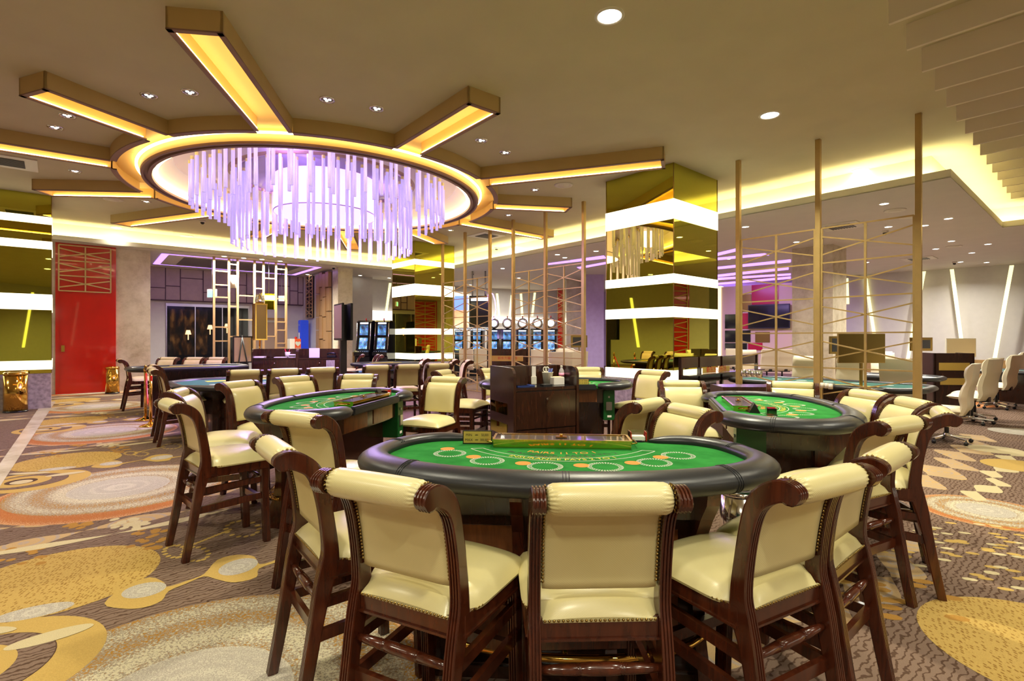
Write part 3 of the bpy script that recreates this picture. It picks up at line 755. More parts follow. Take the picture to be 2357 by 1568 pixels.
t.l(t.ramp(nz.outputs[0],[(.42,(.004,.003,.003,1)),(.55,(.10,.03,.006,1)),(.75,(.5,.2,.05,1))]), t.b.inputs['Emission Color']); t.b.inputs['Emission Strength'].default_value = .14; t.b.inputs['Base Color'].default_value = (.01,.01,.01,1); t.b.inputs['Roughness'].default_value = .1; M['brown_glow'] = t.m
mb = MB(); mb.box((.70,-.034,.9),(1.9,-.031,2.6)); mb.build('painted_room_glow','brown_glow',wd)  # sheet on the pane, its glow painted to suggest a warm-lit room
for x,z in ((1.27,1.66),(1.98,1.86),(2.55,1.92)):
    mb = MB(); mb.lathe([(.10,0),(.06,.16),(0,.16)],(x,-.1,z),12); mb.lathe([(.015,-.2),(.015,0)],(x,-.1,z),6); mb.build('lobby_lamp','lamp_warm',wd)
dd = thing('door_2', (LA.x,LA.y,0), math.atan2(ldir.y,ldir.x), 'plain tan door in the back wall of the lobby', 'door', kind='structure')
mb = MB(); mb.box((3.45,-.03,0),(4.75,-.006,2.35)); mb.build('door_frame','wainscot',dd)
mb = MB(); mb.box((3.55,-.05,0),(4.65,-.03,2.28)); mb.build('door_leaf','tan_door',dd)
mb = MB(); mb.box((3.95,-.07,2.16),(4.3,-.05,2.24)); mb.build('door_closer','steel',dd)

# right side of the lobby
R0 = LB; 
wall('wall_lobby_right', R0, Vector((R0.x,R0.y))-Ud*3.55, 0, ZL, 'grey_wall')
side = lambda s, off=0: Vector((R0.x,R0.y,0))-Vector((UX,UY,0))*s-Vector((VX,VY,0))*off
kk = thing('kiosk', side(.95,.35), ANG_U+PI, 'tall blue ticket machine in the lobby niche', 'ticket machine')
mb = MB(); mb.box((-.15,-.12,0),(.15,.2,2.25),.02); mb.build('cabinet','blue',kk)
mb = MB(); mb.box((-.07,-.132,1.35),(.04,-.12,1.75)); mb.build('screen','white_paper',kk)
mb = MB(); mb.text('TAX', lambda c: (c.x,-.132,2.05+c.y), .11); mb.build('lettering','white_print',kk)
ns = thing('niche_screen', side(.95,.05), ANG_U+PI, 'dark metal lattice screen above the blue machine', 'screen')
mb = MB(); mb.box((-.35,.0,2.35),(.35,.03,4.05)); mb.build('backing','black',ns)
mb = MB(); latt(mb,-.35,.35,2.35,4.05,4,.03,-.03); latt(mb,-.35,.35,2.35,4.05,4,.03,.06); mb.build('lattice','beige_metal',ns)
bs = thing('slat_screen', side(2.55,.1), ANG_U+PI, 'beige staggered block screen beside the stone pier', 'screen')
mb = MB()
for i in range(4):
    z = .2+.2*(i % 2)
    while z < 4.0:
        h = [.9,.6,.75,.5][(i+int(z*2)) % 4]; mb.box((-.62+i*.31,-.03-.04*((i+int(z*3)) % 2),z),(-.33+i*.31,.06,min(z+h-.03,4.05))); z += h
mb.build('slat_block','beige_metal',bs)
pp = at(778,615,ZL); wall('wall_pier', pp, pp+Vector((VX,VY,0))*.55, 0, ZL, 'marble', .5)
WA = at(800,634,ZL); WB = WA+Vector((VX,VY,0))*1.1
wall('wall_white', WA-Vector((VX,VY,0))*.3, WB, .95, ZL, 'grey_wall'); wall('wall_white_base', WA-Vector((VX,VY,0))*.3, WB, 0, .95, 'wainscot', .1)
# slot alcove walls
FA = WB+Vector((UX,UY,0))*.6; FB = FA+Vector((VX,VY,0))*6.5
wall('wall_slots', FA, FB, 0, ZL, 'grey_wall')
FC = at(1300,670,ZL)
wall('wall_far', FB, FC+(FC-FB)*.4, 0, ZL, 'grey_wall')
lamp('AREA','added_alcove_fill',(-.2,25.2,4.05),50,(1,.93,.8),1.2)  # added lamp without a fixture, brightens the far wall behind the slots
RA = at(1951,634.6,ZL); RB = at(2357,607,ZL); rdir = (RB-RA).normalized()
R9 = RB+rdir*6
wall('wall_right', RA-rdir*9, R9, 0, ZL, 'grey_wall')
wall('baseboard_right', RA-rdir*9-Vector((VX,VY,0))*.03, R9-Vector((VX,VY,0))*.03, 0, .74, 'wainscot', .03)
wall('wall_back', Vector((1,31)), Vector((9,27)), 0, ZL, 'violet_lit_wall')
lamp('AREA','violet_line_glow',(8.5,20.5,4.0),160,(.5,.3,1),2.0)
lamp('AREA','violet_tray_glow',(-10,17.3,4.0),6,(.5,.35,1),2.0)
# walls beside and behind the camera, seen only in the mirrors
wall('wall_west', Vector((-19,-9)), Vector((-19,12)), 0, ZC, 'grey_wall')
mb = MB(); mb.box((-20,-9.2,0),(20,-9.05,ZC)); tag(mb.build('wall_rear','grey_wall'), kind='structure')
for k,y_ in enumerate((1.5,4.5,7.5)):
    mb = MB(); mb.add([(-18.98,y_-.08,1.0),(-18.98,y_+.08,1.0),(-18.98,y_+.5,3.9),(-18.98,y_+.34,3.9)],[(0,1,2,3)]); tag(mb.build('wall_light_line','led_warm'),'slanted light line seen only as a mirror reflection in the columns','wall light','slanted light lines reflected in the mirrors')
for k,x_ in enumerate((-4,2,6,9)):
    mb = MB(); mb.add([(x_-.08,-9.04,1.0),(x_+.08,-9.04,1.0),(x_+.6,-9.04,4.2),(x_+.44,-9.04,4.2)],[(0,1,2,3)]); tag(mb.build('wall_light_line','led_warm'),'slanted light line seen only as a mirror reflection in the columns','wall light','slanted light lines reflected in the mirrors')
def strip(pa, pb, P0, dirv, nrm, label):
    # light line on a wall plane through P0 along dirv
    def hit(x, y):
        rx = (x-CX)/F; n = nrm; Y = (n.x*P0.x+n.y*P0.y)/(n.x*rx+n.y); return Vector((rx*Y, Y, EYE+(HZ-y)/F*Y))
    a, b = hit(*pa), hit(*pb); off = -nrm*.02
    mb = MB(); w_ = dirv*.055
    mb.add([a-w_+off,a+w_+off,b+w_+off,b-w_+off,a-w_,a+w_,b+w_,b-w_],[(0,1,2,3),(0,1,5,4),(1,2,6,5),(2,3,7,6),(3,0,4,7)])
    tag(mb.build('wall_light_line','led_warm'), label, 'wall light', 'slanted light lines on the grey walls')
rn = Vector((VX,VY,0))
for pa,pb,lb in [((1992,637),(2017,800),'slanted light line seen through the tallest lattice'),((2127,625),(2090,826),'slanted light line just right of the tall nearest post'),((2191,620),(2219,828),'slanted light line above the cream framed board'),((2329,611),(2289,829),'rightmost slanted light line on the grey wall'),((1949,641),(1951,700),'short light line beside the stone column edge')]:
    strip(pa,pb,RA,rdir,rn,lb)
fd = (FB-FA).normalized(); fn = Vector((-fd.y,fd.x,0)); fn = fn if fn.y > 0 else -fn
for pa,pb,lb in [((830,650),(839,716),'left slanted light line over the two slot machines near the pier'),((898,652),(889,716),'right slanted light line over the two slot machines near the pier')]:
    strip(pa,pb,FA,fd,fn,lb)
gd = (FC-FB); gd.z = 0; gd.normalize(); gn = Vector((-gd.y,gd.x,0)); gn = gn if gn.y > 0 else -gn
for pa,pb,lb in [((1144,676),(1149,728),'slanted light line right of the purple neon sign'),((1178,680),(1173,728),'slanted light line behind the third lattice post'),((1199,676),(1202,728),'slanted light line behind the slot machine row, left of the middle'),((1231,674),(1225,728),'slanted light line behind the slot machine row, right of the middle')]:
    strip(pa,pb,FB,gd,gn,lb)
def lightbox(P0, dirv, nrm, x0, x1, y0, y1, label):
    def hit(x, y):
        rx = (x-CX)/F; Y = (nrm.x*P0.x+nrm.y*P0.y)/(nrm.x*rx+nrm.y); return Vector((rx*Y, Y, EYE+(HZ-y)/F*Y))
    a, b = hit(x0,y1), hit(x1,y1); zt = hit(x0,y0).z; o_ = -nrm*.15
    mb = MB(); mb.prism([(a.x,a.y),(b.x,b.y),(b.x+o_.x,b.y+o_.y),(a.x+o_.x,a.y+o_.y)], a.z, zt)
    tag(mb.build('light_box','band_white'), label, 'light box')
lightbox(FA,fd,fn,822,908,714,736,'long white light box on the wall above two slot machines')
lightbox(FB,gd,gn,1000,1262,729,742,'long white light box behind the row of slot machines')

# red lattice pier and columns behind the left lattice
p = at(1283,664,ZL); q = Vector((p.x+.45,p.y-.2,0))
rp = thing('red_panel', (p.x,p.y,0), math.atan2(-.2,.45), 'narrow red lattice wall panel beside the white column', 'wall panel')
mb = MB(); mb.box((0,0,0),(.55,.1,ZL)); mb.build('backing','red',rp)
mb = MB(); latt(mb,.02,.53,.3,4.0,7,.02,-.02); mb.build('lattice','gold_paint',rp)
def plain_column(px0, px1, ytop, mat, label, turn=0):
    a = at(px0,ytop,ZL); w_ = (px1-px0)/F*a.y
    mb = MB(); mb.box((0,0,0),(w_,w_,ZL))
    o = mb.build('column', mat, None, (a.x,a.y,0), turn); return tag(o, label, 'column', kind='structure')
plain_column(1304,1346,643,'marble','pale stone column left of the violet-lit column')
plain_column(1349,1390,632,'violet_lit_wall','violet-lit column left of the large mirror column')
mb = MB(); mb.box((0,0,0),(1.12,1.05,ZL)); tag(mb.build('column','marble',None,(8.8,14.3,0),ANG_V), 'square pale stone column behind the tall gold lattice', 'column', kind='structure')

# bar unit with shelves and television, right of the big column
bu = Vector((9.65,24.3,0)); bar_rot = math.atan2((RB-RA).y,(RB-RA).x)
bar_u = thing('shelf_unit', (bu.x,bu.y,0), bar_rot, 'cream display wall with red panels and dark niches behind the lattice', 'display shelves')
mb = MB(); mb.box((0,0,0),(3.4,.5,3.9)); mb.build('carcass','cream_board',bar_u)
for a_,b_ in (((1.45,-.03,3.02),(2.55,0,3.9)),((.95,-.03,1.95),(1.34,0,2.65)),((1.3,-.03,1.0),(1.9,0,1.32))): mb = MB(); mb.box(a_,b_); mb.build('red_panel','crimson',bar_u)
for a_,b_ in (((.28,-.03,1.98),(.93,0,2.62)),((.28,-.03,1.35),(1.4,0,1.88)),((.28,-.03,1.0),(1.25,0,1.3))): mb = MB(); mb.box(a_,b_); mb.build('niche','black_gloss',bar_u)
for a_,b_ in (((.85,-.03,2.72),(1.43,0,3.5)),((1.6,-.03,1.35),(2.2,0,1.8))): mb = MB(); mb.box(a_,b_); mb.build('gold_panel','brass_dull',bar_u)
mb = MB(); mb.box((-.03,-.05,0),(.1,.3,3.95)); mb.build('lit_edge','led_warm',bar_u)
tv = thing('television', bu+Vector((1.35*cos(bar_rot)-.12*VX,1.35*sin(bar_rot)-.12*VY,0)), bar_rot, 'large switched-off flat television on the cream display wall', 'television')
mb = MB(); mb.box((0,-.05,1.95),(1.7,.0,3.0),.01); mb.build('case','black',tv)
mb = MB(); mb.box((.04,-.056,2.0),(1.66,-.05,2.96)); mb.build('screen','black_gloss',tv)

# off-frame wall that the big mirror reflects
OW = Vector((15.0,10.0)); od = Vector((.35,.94)).normalized()
wall('wall_side', OW-od*6, OW+od*3, 0, ZL, 'grey_wall')
d3 = thing('door_3', (OW.x-.12,OW.y,0), math.atan2(od.y,od.x), 'red lattice door reflected in the big mirror column', 'door', kind='structure')
mb = MB(); mb.box((-1,0,0),(2,.08,ZL-.05)); mb.build('red_surround','red',d3)
mb = MB(); latt(mb,-.9,.5,.1,4,7,.035,.1); latt(mb,.5,1.9,.1,4,7,.035,.1); mb.build('lattice','gold_paint',d3)

# ================================================================== LATTICE SCREENS WITH POSTS
PL = Vector((1.62,11.77)); T0 = lambda t_: PL+Ud*t_
def post(p, label, extra=None):
    mb = MB(); mb.T = Matrix.Translation((p.x,p.y,0)) @ Matrix.Rotation(ANG_U,4,'Z')
    mb.box((-.035,-.035,0),(.035,.035,ZC)); mb.box((-.06,-.06,0),(.06,.06,.02))
    tag(mb.build('screen_post','gold_paint'), label, 'post', 'slim gold posts')
def lscreen(p, q, label):
    p, q = Vector((p.x,p.y)), Vector((q.x,q.y)); d = (q-p); ln = d.length; a = math.atan2(d.y,d.x)
    t_ = thing('lattice_screen', (p.x,p.y,0), a, label, 'lattice screen')
    zs = [3.21-.54*i for i in range(6)]+[.02]
    x0, x1 = .05, ln-.05; xm = ln/2
    mb = MB()
    for x in (x0,xm,x1): mb.bar((x,0,0),(x,0,3.21),.029)
    for z in zs: mb.bar((x0,0,z),(x1,0,z),.021)
    mb.build('lattice_frame','gold_paint',t_)
    mb = MB()
    for i in range(6):
        z0, z1 = zs[i+1], zs[i]
        mb.bar((x0,.004,z0+.24*(z1-z0)),(x1,.004,z0+.76*(z1-z0)),.019); mb.bar((x0,-.004,z0+.76*(z1-z0)),(x1,-.004,z0+.24*(z1-z0)),.019)
    mb.build('diagonal_bars','gold_paint',t_)
lt = [0,1.22,2.41,3.38,4.54,5.71]
names = ['slim gold post nearest to the large mirror column on its left','slim gold post second left of the large mirror column','slim gold post third left of the large mirror column','slim gold post fourth left of the large mirror column','slim gold post fifth left of the large mirror column','slim gold post beside the distant mirror column']
for k,s in enumerate(lt): post(T0(s), names[k])
lscreen(T0(lt[0]),T0(lt[1]),'gold lattice screen nearest to the large mirror column on its left side')
lscreen(T0(lt[1]),T0(lt[2]),'gold lattice screen in front of the slot machine row, second left of the big column')
lscreen(T0(lt[3]),T0(lt[4]),'gold lattice screen in front of the hanging sign and television')
lscreen(T0(lt[4]),T0(lt[5]),'narrow-looking gold lattice screen overlapping the distant mirror column')
rp_ = [Vector((3.94,9.07)),Vector((4.77,8.12)),Vector((5.60,7.18))]
for p,lb in zip(rp_,['gold post just right of the large mirror column','gold post between the two tall lattice screens','tallest-looking gold post, right end of the lattice screens']): post(p,lb)
lscreen(rp_[0],rp_[1],'tall gold lattice screen right of the large mirror column'); lscreen(rp_[1],rp_[2],'largest gold lattice screen, at the right beside the office chairs')

# ladder screen in front of the lobby
s0 = at(492.3,590.7,ZL); lad = thing('ladder_screen', (s0.x,s0.y,0), ANG_V, 'beige ladder-like open screen standing before the lobby', 'screen')
bx = []
for x in (492.3,526.9,546.8,585.8,606.4,635,658.4):
    rx = (x-CX)/F; s = (rx*s0.y-s0.x)/(VX-rx*VY); bx.append(s)
def zat(x, y):
    rx = (x-CX)/F; s = (rx*s0.y-s0.x)/(VX-rx*VY); return EYE+(HZ-y)/F*(s0.y+VY*s)
for s in bx: mb = MB(); mb.box((s-.032,-.03,0),(s+.032,.03,ZL-.002)); mb.build('upright','beige_metal',lad)
rung = [(0,[275,415,540,842,983]),(1,[210,632,938]),(2,[525,768,1065]),(3,[283,453]),(4,[350,935]),(5,[257,557,790,873,1005,1050])]
for i, ys in rung:
    for y in ys:
        z = zat([492.3,526.9,546.8,585.8,606.4,635][i], 560+y/4.365); mb = MB(); mb.box((bx[i]+.032,-.02,z-.02),(bx[i+1]-.032,.02,z+.02)); mb.build('rung','beige_metal',lad)

# ================================================================== CASINO CHAIR (faces local +y)
def sweep_post(mb, path, ws, xc, th=.042, ridges=4):
    cs = []                                            # cross-section in (x, n), reeded on the back and front
    for side in (-1, 1):
        seq = []
        for r_ in range(ridges):
            x0 = -th/2+th*r_/ridges; s_ = th/ridges
            seq += [(x0+.10*s_, 0), (x0+.28*s_, .0055), (x0+.72*s_, .0055), (x0+.90*s_, 0)]
        if side == -1: cs += [(x, -1, -b) for x, b in seq]
        else: cs += [(x, 1, b) for x, b in reversed(seq)]
    rows = []; P_ = [Vector(p) for p in path]
    for i, p in enumerate(P_):
        d = (P_[min(i+1,len(P_)-1)]-P_[max(i-1,0)]).normalized(); nrm = Vector((-d.y, d.x))   # (y,z) plane; +n points back... 
        rows.append([(xc+x, p.x-nrm.x*(s*ws[i]/2+b), p.y-nrm.y*(s*ws[i]/2+b)) for x, s, b in cs])
    mb.grid(rows, True); n = len(cs)
    o = len(mb.v)
    mb.f.append(list(range(o-n, o))); mb.mi.append(mb.m); mb.sm.append(False)
    mb.f.append(list(range(o-n*len(rows), o-n*len(rows)+n))[::-1]); mb.mi.append(mb.m); mb.sm.append(False)
def interp(keys, n):
    ys = catmull([Vector((k[0],k[1],k[2])) for k in keys], n, False); return [(v.x,v.y) for v in ys], [v.z for v in ys]
POST = [(-.315,0,.031),(-.280,.18,.036),(-.245,.38,.042),(-.222,.50,.052),(-.198,.585,.064),(-.190,.66,.050),(-.200,.76,.043),(-.216,.86,.042),(-.236,.94,.045),(-.262,.990,.052),(-.302,1.022,.057),(-.342,1.038,.059),(-.372,1.032,.060),(-.390,1.022,.042),(-.396,1.018,.012)]
def nail(mb, p, nrm, r=.0052):
    p = Vector(p); n = Vector(nrm).normalized(); a = n.orthogonal().normalized(); b = n.cross(a)
    vs = [p+(a*cos(PI*k/3)+b*sin(PI*k/3))*r for k in range(6)]+[p+(a*cos(PI*k/3)+b*sin(PI*k/3))*r*.65+n*r*.65 for k in range(6)]+[p+n*r*.85]
    o = mb.smooth; mb.smooth = True; mb.add(vs, [(k,(k+1)%6,6+(k+1)%6,6+k) for k in range(6)]+[(6+k,6+(k+1)%6,12) for k in range(6)]); mb.smooth = o
def make_chair():
    t_ = thing('casino_chair', (0,0,0), 0, 'x', 'chair', 'cream casino chairs')
    path, ws = interp(POST, 4)
    for s in (-1,1):
        mb = MB(); sweep_post(mb, path, ws, s*.207); mb.build('back_post','mahogany',t_)
    for s in (-1,1):
        mb = MB()
        ft = [(.215,0,.036),(.208,.2,.038),(.200,.4,.042),(.20,.60,.046)]
        p_, w_ = interp(ft,3); sweep_post(mb, p_, w_, s*.208, .040); mb.build('leg','mahogany',t_)
    # seat frame with bead
    mb = MB()
    mb.box((-.19,-.215,.545),(.19,-.19,.618),.004); mb.box((-.225,.205,.545),(.225,.23,.618),.004)
    for s in (-1,1): mb.prism([(s*.205,-.2),(s*.228,-.19),(s*.232,.22),(s*.208,.22)], .545, .618)
    for s in (-1,1): mb.bar((s*.23,-.19,.553),(s*.234,.22,.553),.008)
    mb.bar((-.19,-.218,.553),(.19,-.218,.553),.008); mb.build('seat_frame','mahogany',t_)
    # seat cushion
    mb = MB(); mb.smooth = True; N = 20; rows = []
    for i in range(N+1):
        v = -1+2*i/N; row = []
        for j in range(N+1):
            u = -1+2*j/N; y = .02+.24*v
            hwid = .182+.062*min(1,max(0,(v+1)/.55)) if v < -.45 else .244-.004*(v+.45)
            hwid = .180+.062*(1/(1+math.exp(-(v+.72)*14)))
            e_ = (max(0,1-abs(u)**6))**.45*(max(0,1-abs(v)**6))**.45
            bulge = .05*e_+.026*(1-u*u)*(1-v*v)+.008*(1-u*u)
            sx = hwid*u*(1+.03*e_*0); row.append((sx, y, .616+bulge))
        rows.append(row)
    mb.grid(rows)
    ring = [rows[0][j] for j in range(N+1)]+[rows[i][N] for i in range(1,N+1)]+[rows[N][j] for j in range(N-1,-1,-1)]+[rows[i][0] for i in range(N-1,0,-1)]
    mb.smooth = False; mb.grid([ring, [(x*.985, .02+(y-.02)*.985, .606) for x,y,z in ring]], True)
    mb.build('seat','leather',t_)
    nb = MB()
    for k in range(25): nail(nb,(-.175+.35*k/24,-.222,.615),(0,-1,0))
    for s in (-1,1):
        for k in range(26): nail(nb,(s*(.222+.014*min(1,k/4)),-.16+.38*k/25,.615),(s,0,0))
    for k in range(30): nail(nb,(-.23+.46*k/29,.262,.615),(0,1,0))
    nb.build('nailhead_trim','brass_dull',t_)
    # upholstered back panel following the posts
    bp = [(p, w) for p, w in zip(path, ws) if .70 <= p[1] and p[0] > -.30]
    cp = [q[0] for q in bp]
    mb = MB(); mb.smooth = True; rows = []; NX = 14
    loop_f = []
    for j in range(NX+1):
        u = -1+2*j/NX; x = .182*u; e_ = (max(0,1-abs(u)**8))**.5
        row = []
        for i, p in enumerate(cp):
            t2 = i/(len(cp)-1); row.append((x, p[0]+.018+.020*e_*(.4+.6*math.sin(PI*min(1,t2+.05))), p[1]))
        for i, p in enumerate(reversed(cp)):
            row.append((x, p[0]-.008-.007*e_, p[1]))
        rows.append(row)
    mb.grid(rows, True)
    for r_ in (rows[0], rows[-1]): mb.add(r_, [tuple(range(len(r_)))])
    # head roll with gathered ends
    n = 88; st = [(-.184,.30),(-.183,.62),(-.176,.83),(-.162,.95),(-.150,.985),(-.140,1.0),(-.05,1.02),(.05,1.02),(.140,1.0),(.150,.985),(.162,.95),(.176,.83),(.183,.62),(.184,.30)]
    rows = []
    for x, k in st:
        pk = .05 if abs(x) > .17 else .04 if abs(x) > .155 else 0
        rows.append([(x, -.343+.047*k*(1+pk*cos(a*22))*1.08*cos(a), 1.034+.047*k*(1+pk*cos(a*22))*sin(a)) for a in [2*PI*q/n for q in range(n)]])
    mb.grid(rows, True); mb.add(rows[0],[tuple(range(n))]); mb.add(rows[-1],[tuple(range(n))])
    mb.build('backrest','leather',t_)
    nb = MB()
    L_ = [p for p in path if .715 <= p[1] and p[0] > -.29]
    q = []; acc = 0
    for a, b in zip(L_, L_[1:]):
        d_ = math.dist(a,b)
        while acc < d_: q.append((a[0]+(b[0]-a[0])*acc/d_, a[1]+(b[1]-a[1])*acc/d_)); acc += .0125
        acc -= d_
    for s in (-1,1):
        for y, z in q: nail(nb,(s*.181,y-.013,z),(0,-1,-.2),.0058); nail(nb,(s*.181,y+.024,z),(0,1,.2),.0045)
        for k in range(10):
            a = PI*.15+PI*1.1*k/9; nail(nb,(s*.184,-.343+.041*cos(a),1.034+.039*sin(a)),(s,0,0),.0058)
    nb.build('nailhead_trim','brass_dull',t_)
    # stretchers
    mb = MB(); mb.bar((-.19,-.232,.335),(.19,-.232,.335),.022,.045); mb.build('rear_rail','mahogany',t_)
    mb = MB(); prof = [(.012,-.19),(.015,-.15),(.018,-.075),(.0155,-.073),(.0185,-.069),(.0155,-.065),(.0185,-.061),(.0200,-.03),(.0200,.03),(.0185,.061),(.0155,.065),(.0185,.069),(.0155,.073),(.018,.075),(.015,.15),(.012,.19)]
    mb.lathe(prof,(0,-.226,.465),12,'x'); mb.build('turned_stretcher','mahogany',t_)
    for s in (-1,1):
        mb = MB(); mb.bar((s*.207,-.225,.455),(s*.207,.205,.470),.022,.040); mb.bar((s*.207,-.24,.330),(s*.207,.205,.350),.022,.045); mb.build('side_rail','mahogany',t_)
    mb = MB(); mb.bar((-.19,.205,.30),(.19,.205,.30),.03,.045); mb.tube([(-.19,.205,.47),(.19,.205,.47)],.012,8); mb.build('front_rail','mahogany',t_)
    return remember(t_)
CHR = make_chair()
cj = random.Random(5)
def chair(x, y, f, label, group=None):
    return first_or_dup(CHR, (x,y,0), rad(f-90), label=label, group=group or 'cream casino chairs with dark wood frames')
G1 = 'casino chairs around the nearest table'; G2 = 'casino chairs around the left green table'; G3 = 'casino chairs around the right green table'
chair(.27,1.86,92,'cream casino chair seen squarely from behind at the nearest green table',G1)
chair(-.265,1.93,63,'cream casino chair at the nearest table, left neighbour of the centre one',G1)
chair(.845,1.985,119,'cream casino chair at the nearest table, right neighbour of the centre one',G1)
chair(1.225,2.28,131,'cream casino chair tucked behind the right-hand foreground chair at the nearest table',G1)
chair(-.70,2.36,37,'cream casino chair with a large rounded scroll end, nearest table, left side',G1)
chair(-1.09,3.32,62,'cream casino chair seen from behind between the nearest and the left green tables',G2)
chair(-2.12,3.86,46,'cream casino chair standing alone on the open carpet side of the left green table',G2)
chair(-2.5,4.5,16,'cream casino chair just behind the open-side chair at the left green table',G2)
chair(-2.42,5.12,-18,'cream casino chair at the left green table facing its rounded left end',G2)
chair(-2.2,5.72,-36,'cream casino chair at the far left side of the left green table, turned right',G2)
chair(-1.83,5.93,-88,'cream casino chair at the far side of the left green table, facing the camera',G2)
chair(-.86,5.5,-112,'cream casino chair with an empty seat facing the camera, left of the dark pit stand',G2)
G4 = 'casino chairs around the table behind the pit stand'
chair(-.62,6.95,-22,'cream casino chair half hidden behind the lone chair left of the pit stand',G4)
chair(-.12,7.2,-62,'cream casino chair showing one scroll end beside the pit stand',G4)
chair(1.13,7.42,-90,'cream casino chair behind the table that stands behind the pit stand',G4)
chair(1.62,6.75,-142,'cream casino chair at the right end of the table behind the pit stand',G4)
chair(1.68,4.95,-96,'cream casino chair facing the camera between the back table and the right green table',G3)
chair(.70,3.88,137,'cream casino chair seen from behind across the nearest table, to the right',G1)
chair(.80,3.17,-160,'cream casino chair facing left across the far right corner of the nearest table',G1)
chair(2.6,4.83,-118,'cream casino chair at the far side of the right green table',G3)
chair(2.56,4.2,-174,'cream casino chair at the rounded right end of the right green table',G3)
chair(2.5,3.74,170,'cream casino chair next to the side-on chair at the right green table',G3)
chair(2.32,3.34,147,'cream casino chair seen side-on, outermost at the right green table',G3)
chair(1.91,3.10,118,'cream casino chair seen from behind at the near end of the right green table',G3)
GR = 'row of casino chairs behind the left green table'
for (x,y,f),lb in zip([(-3.83,7.42,122),(-3.42,7.72,122),(-2.99,8.02,122)],['leftmost','middle','rightmost']): chair(x,y,f,lb+' of three cream chairs seen from behind before the tall monitor post',GR)
for (x,y,f),lb in zip([(-2.30,8.72,112),(-1.84,8.97,112),(-1.38,9.24,112)],['leftmost','middle','rightmost']): chair(x,y,f,lb+' of three cream chairs seen from behind right of the monitor post',GR)
chair(-4.78,7.56,41,'cream casino chair seen side-on at the left end of the low table',GR); chair(-5.15,8.05,41,'cream casino chair just behind the side-on one near the rope posts',GR); chair(-5.6,8.75,41,'cream casino chair farthest in the side-on row by the rope posts',GR)
chair(-7.95,11.15,41,'cream casino chair alone before the pale stone wall',GR)
for px,lb in ((385,'leftmost'),(445,'middle'),(496,'rightmost')):
    Y = 11.9; chair((px-CX)/F*Y,Y-.3,-92,lb+' of three cream chairs facing the camera at the far long table','chairs at the far long table')
GF = 'far casino chairs under the distant mirror column'
chair(-2.2,11.3,-160,'far cream chair below the distant mirror column, left one',GF); chair(-1.5,10.7,-165,'far cream chair of a turned pair below the distant column, left',GF); chair(-1.2,10.4,-165,'far cream chair of a turned pair below the distant column, right',GF)
chair(-4.45,14.3,-165,'far cream chair near the slot machines, left',GF); chair(-4.0,14.2,-165,'far cream chair near the slot machines, right',GF); chair(-3.75,13.6,-165,'far cream chair near the slot machines, lowest in the picture',GF)

# ================================================================== CARD TABLES (dealer side is local +y)
T1C = Vector((.24,2.47)); T1A = rad(-4)
def t1loc(x, y):
    p = at(x,y,.94); d = Vector((p.x,p.y))-T1C; return (d.x*cos(-T1A)-d.y*sin(-T1A), d.x*sin(-T1A)+d.y*cos(-T1A))
SPOTS = [t1loc(*p) for p in ((1035.4,1044),(1121.5,1061),(1254.5,1074),(1393,1075),(1506,1065),(1561,1049))]
DOTS = [t1loc(*p) for p in ((1030,1033.6),(1090,1052),(1204,1067),(1338.5,1072),(1456,1066),(1520.6,1053))]
half = []
for k in range(19):
    a = PI*k/18; half.append((-.905*cos(a), -.455*sin(a)))          # (-.905,0) .. (.905,0) bulging to -y
LEFT = [(-.47,.385),(-.60,.405),(-.72,.375),(-.83,.27),(-.885,.13)]
RAILP = catmull(LEFT+half+[(-x,y) for x,y in reversed(LEFT)], 3, False) if False else None
def rail_path():
    pts = [Vector((x,y,0)) for x,y in LEFT+half+[(-x,y) for x,y in reversed(LEFT)]]
    return catmull(pts, 3, False)
RP = rail_path()
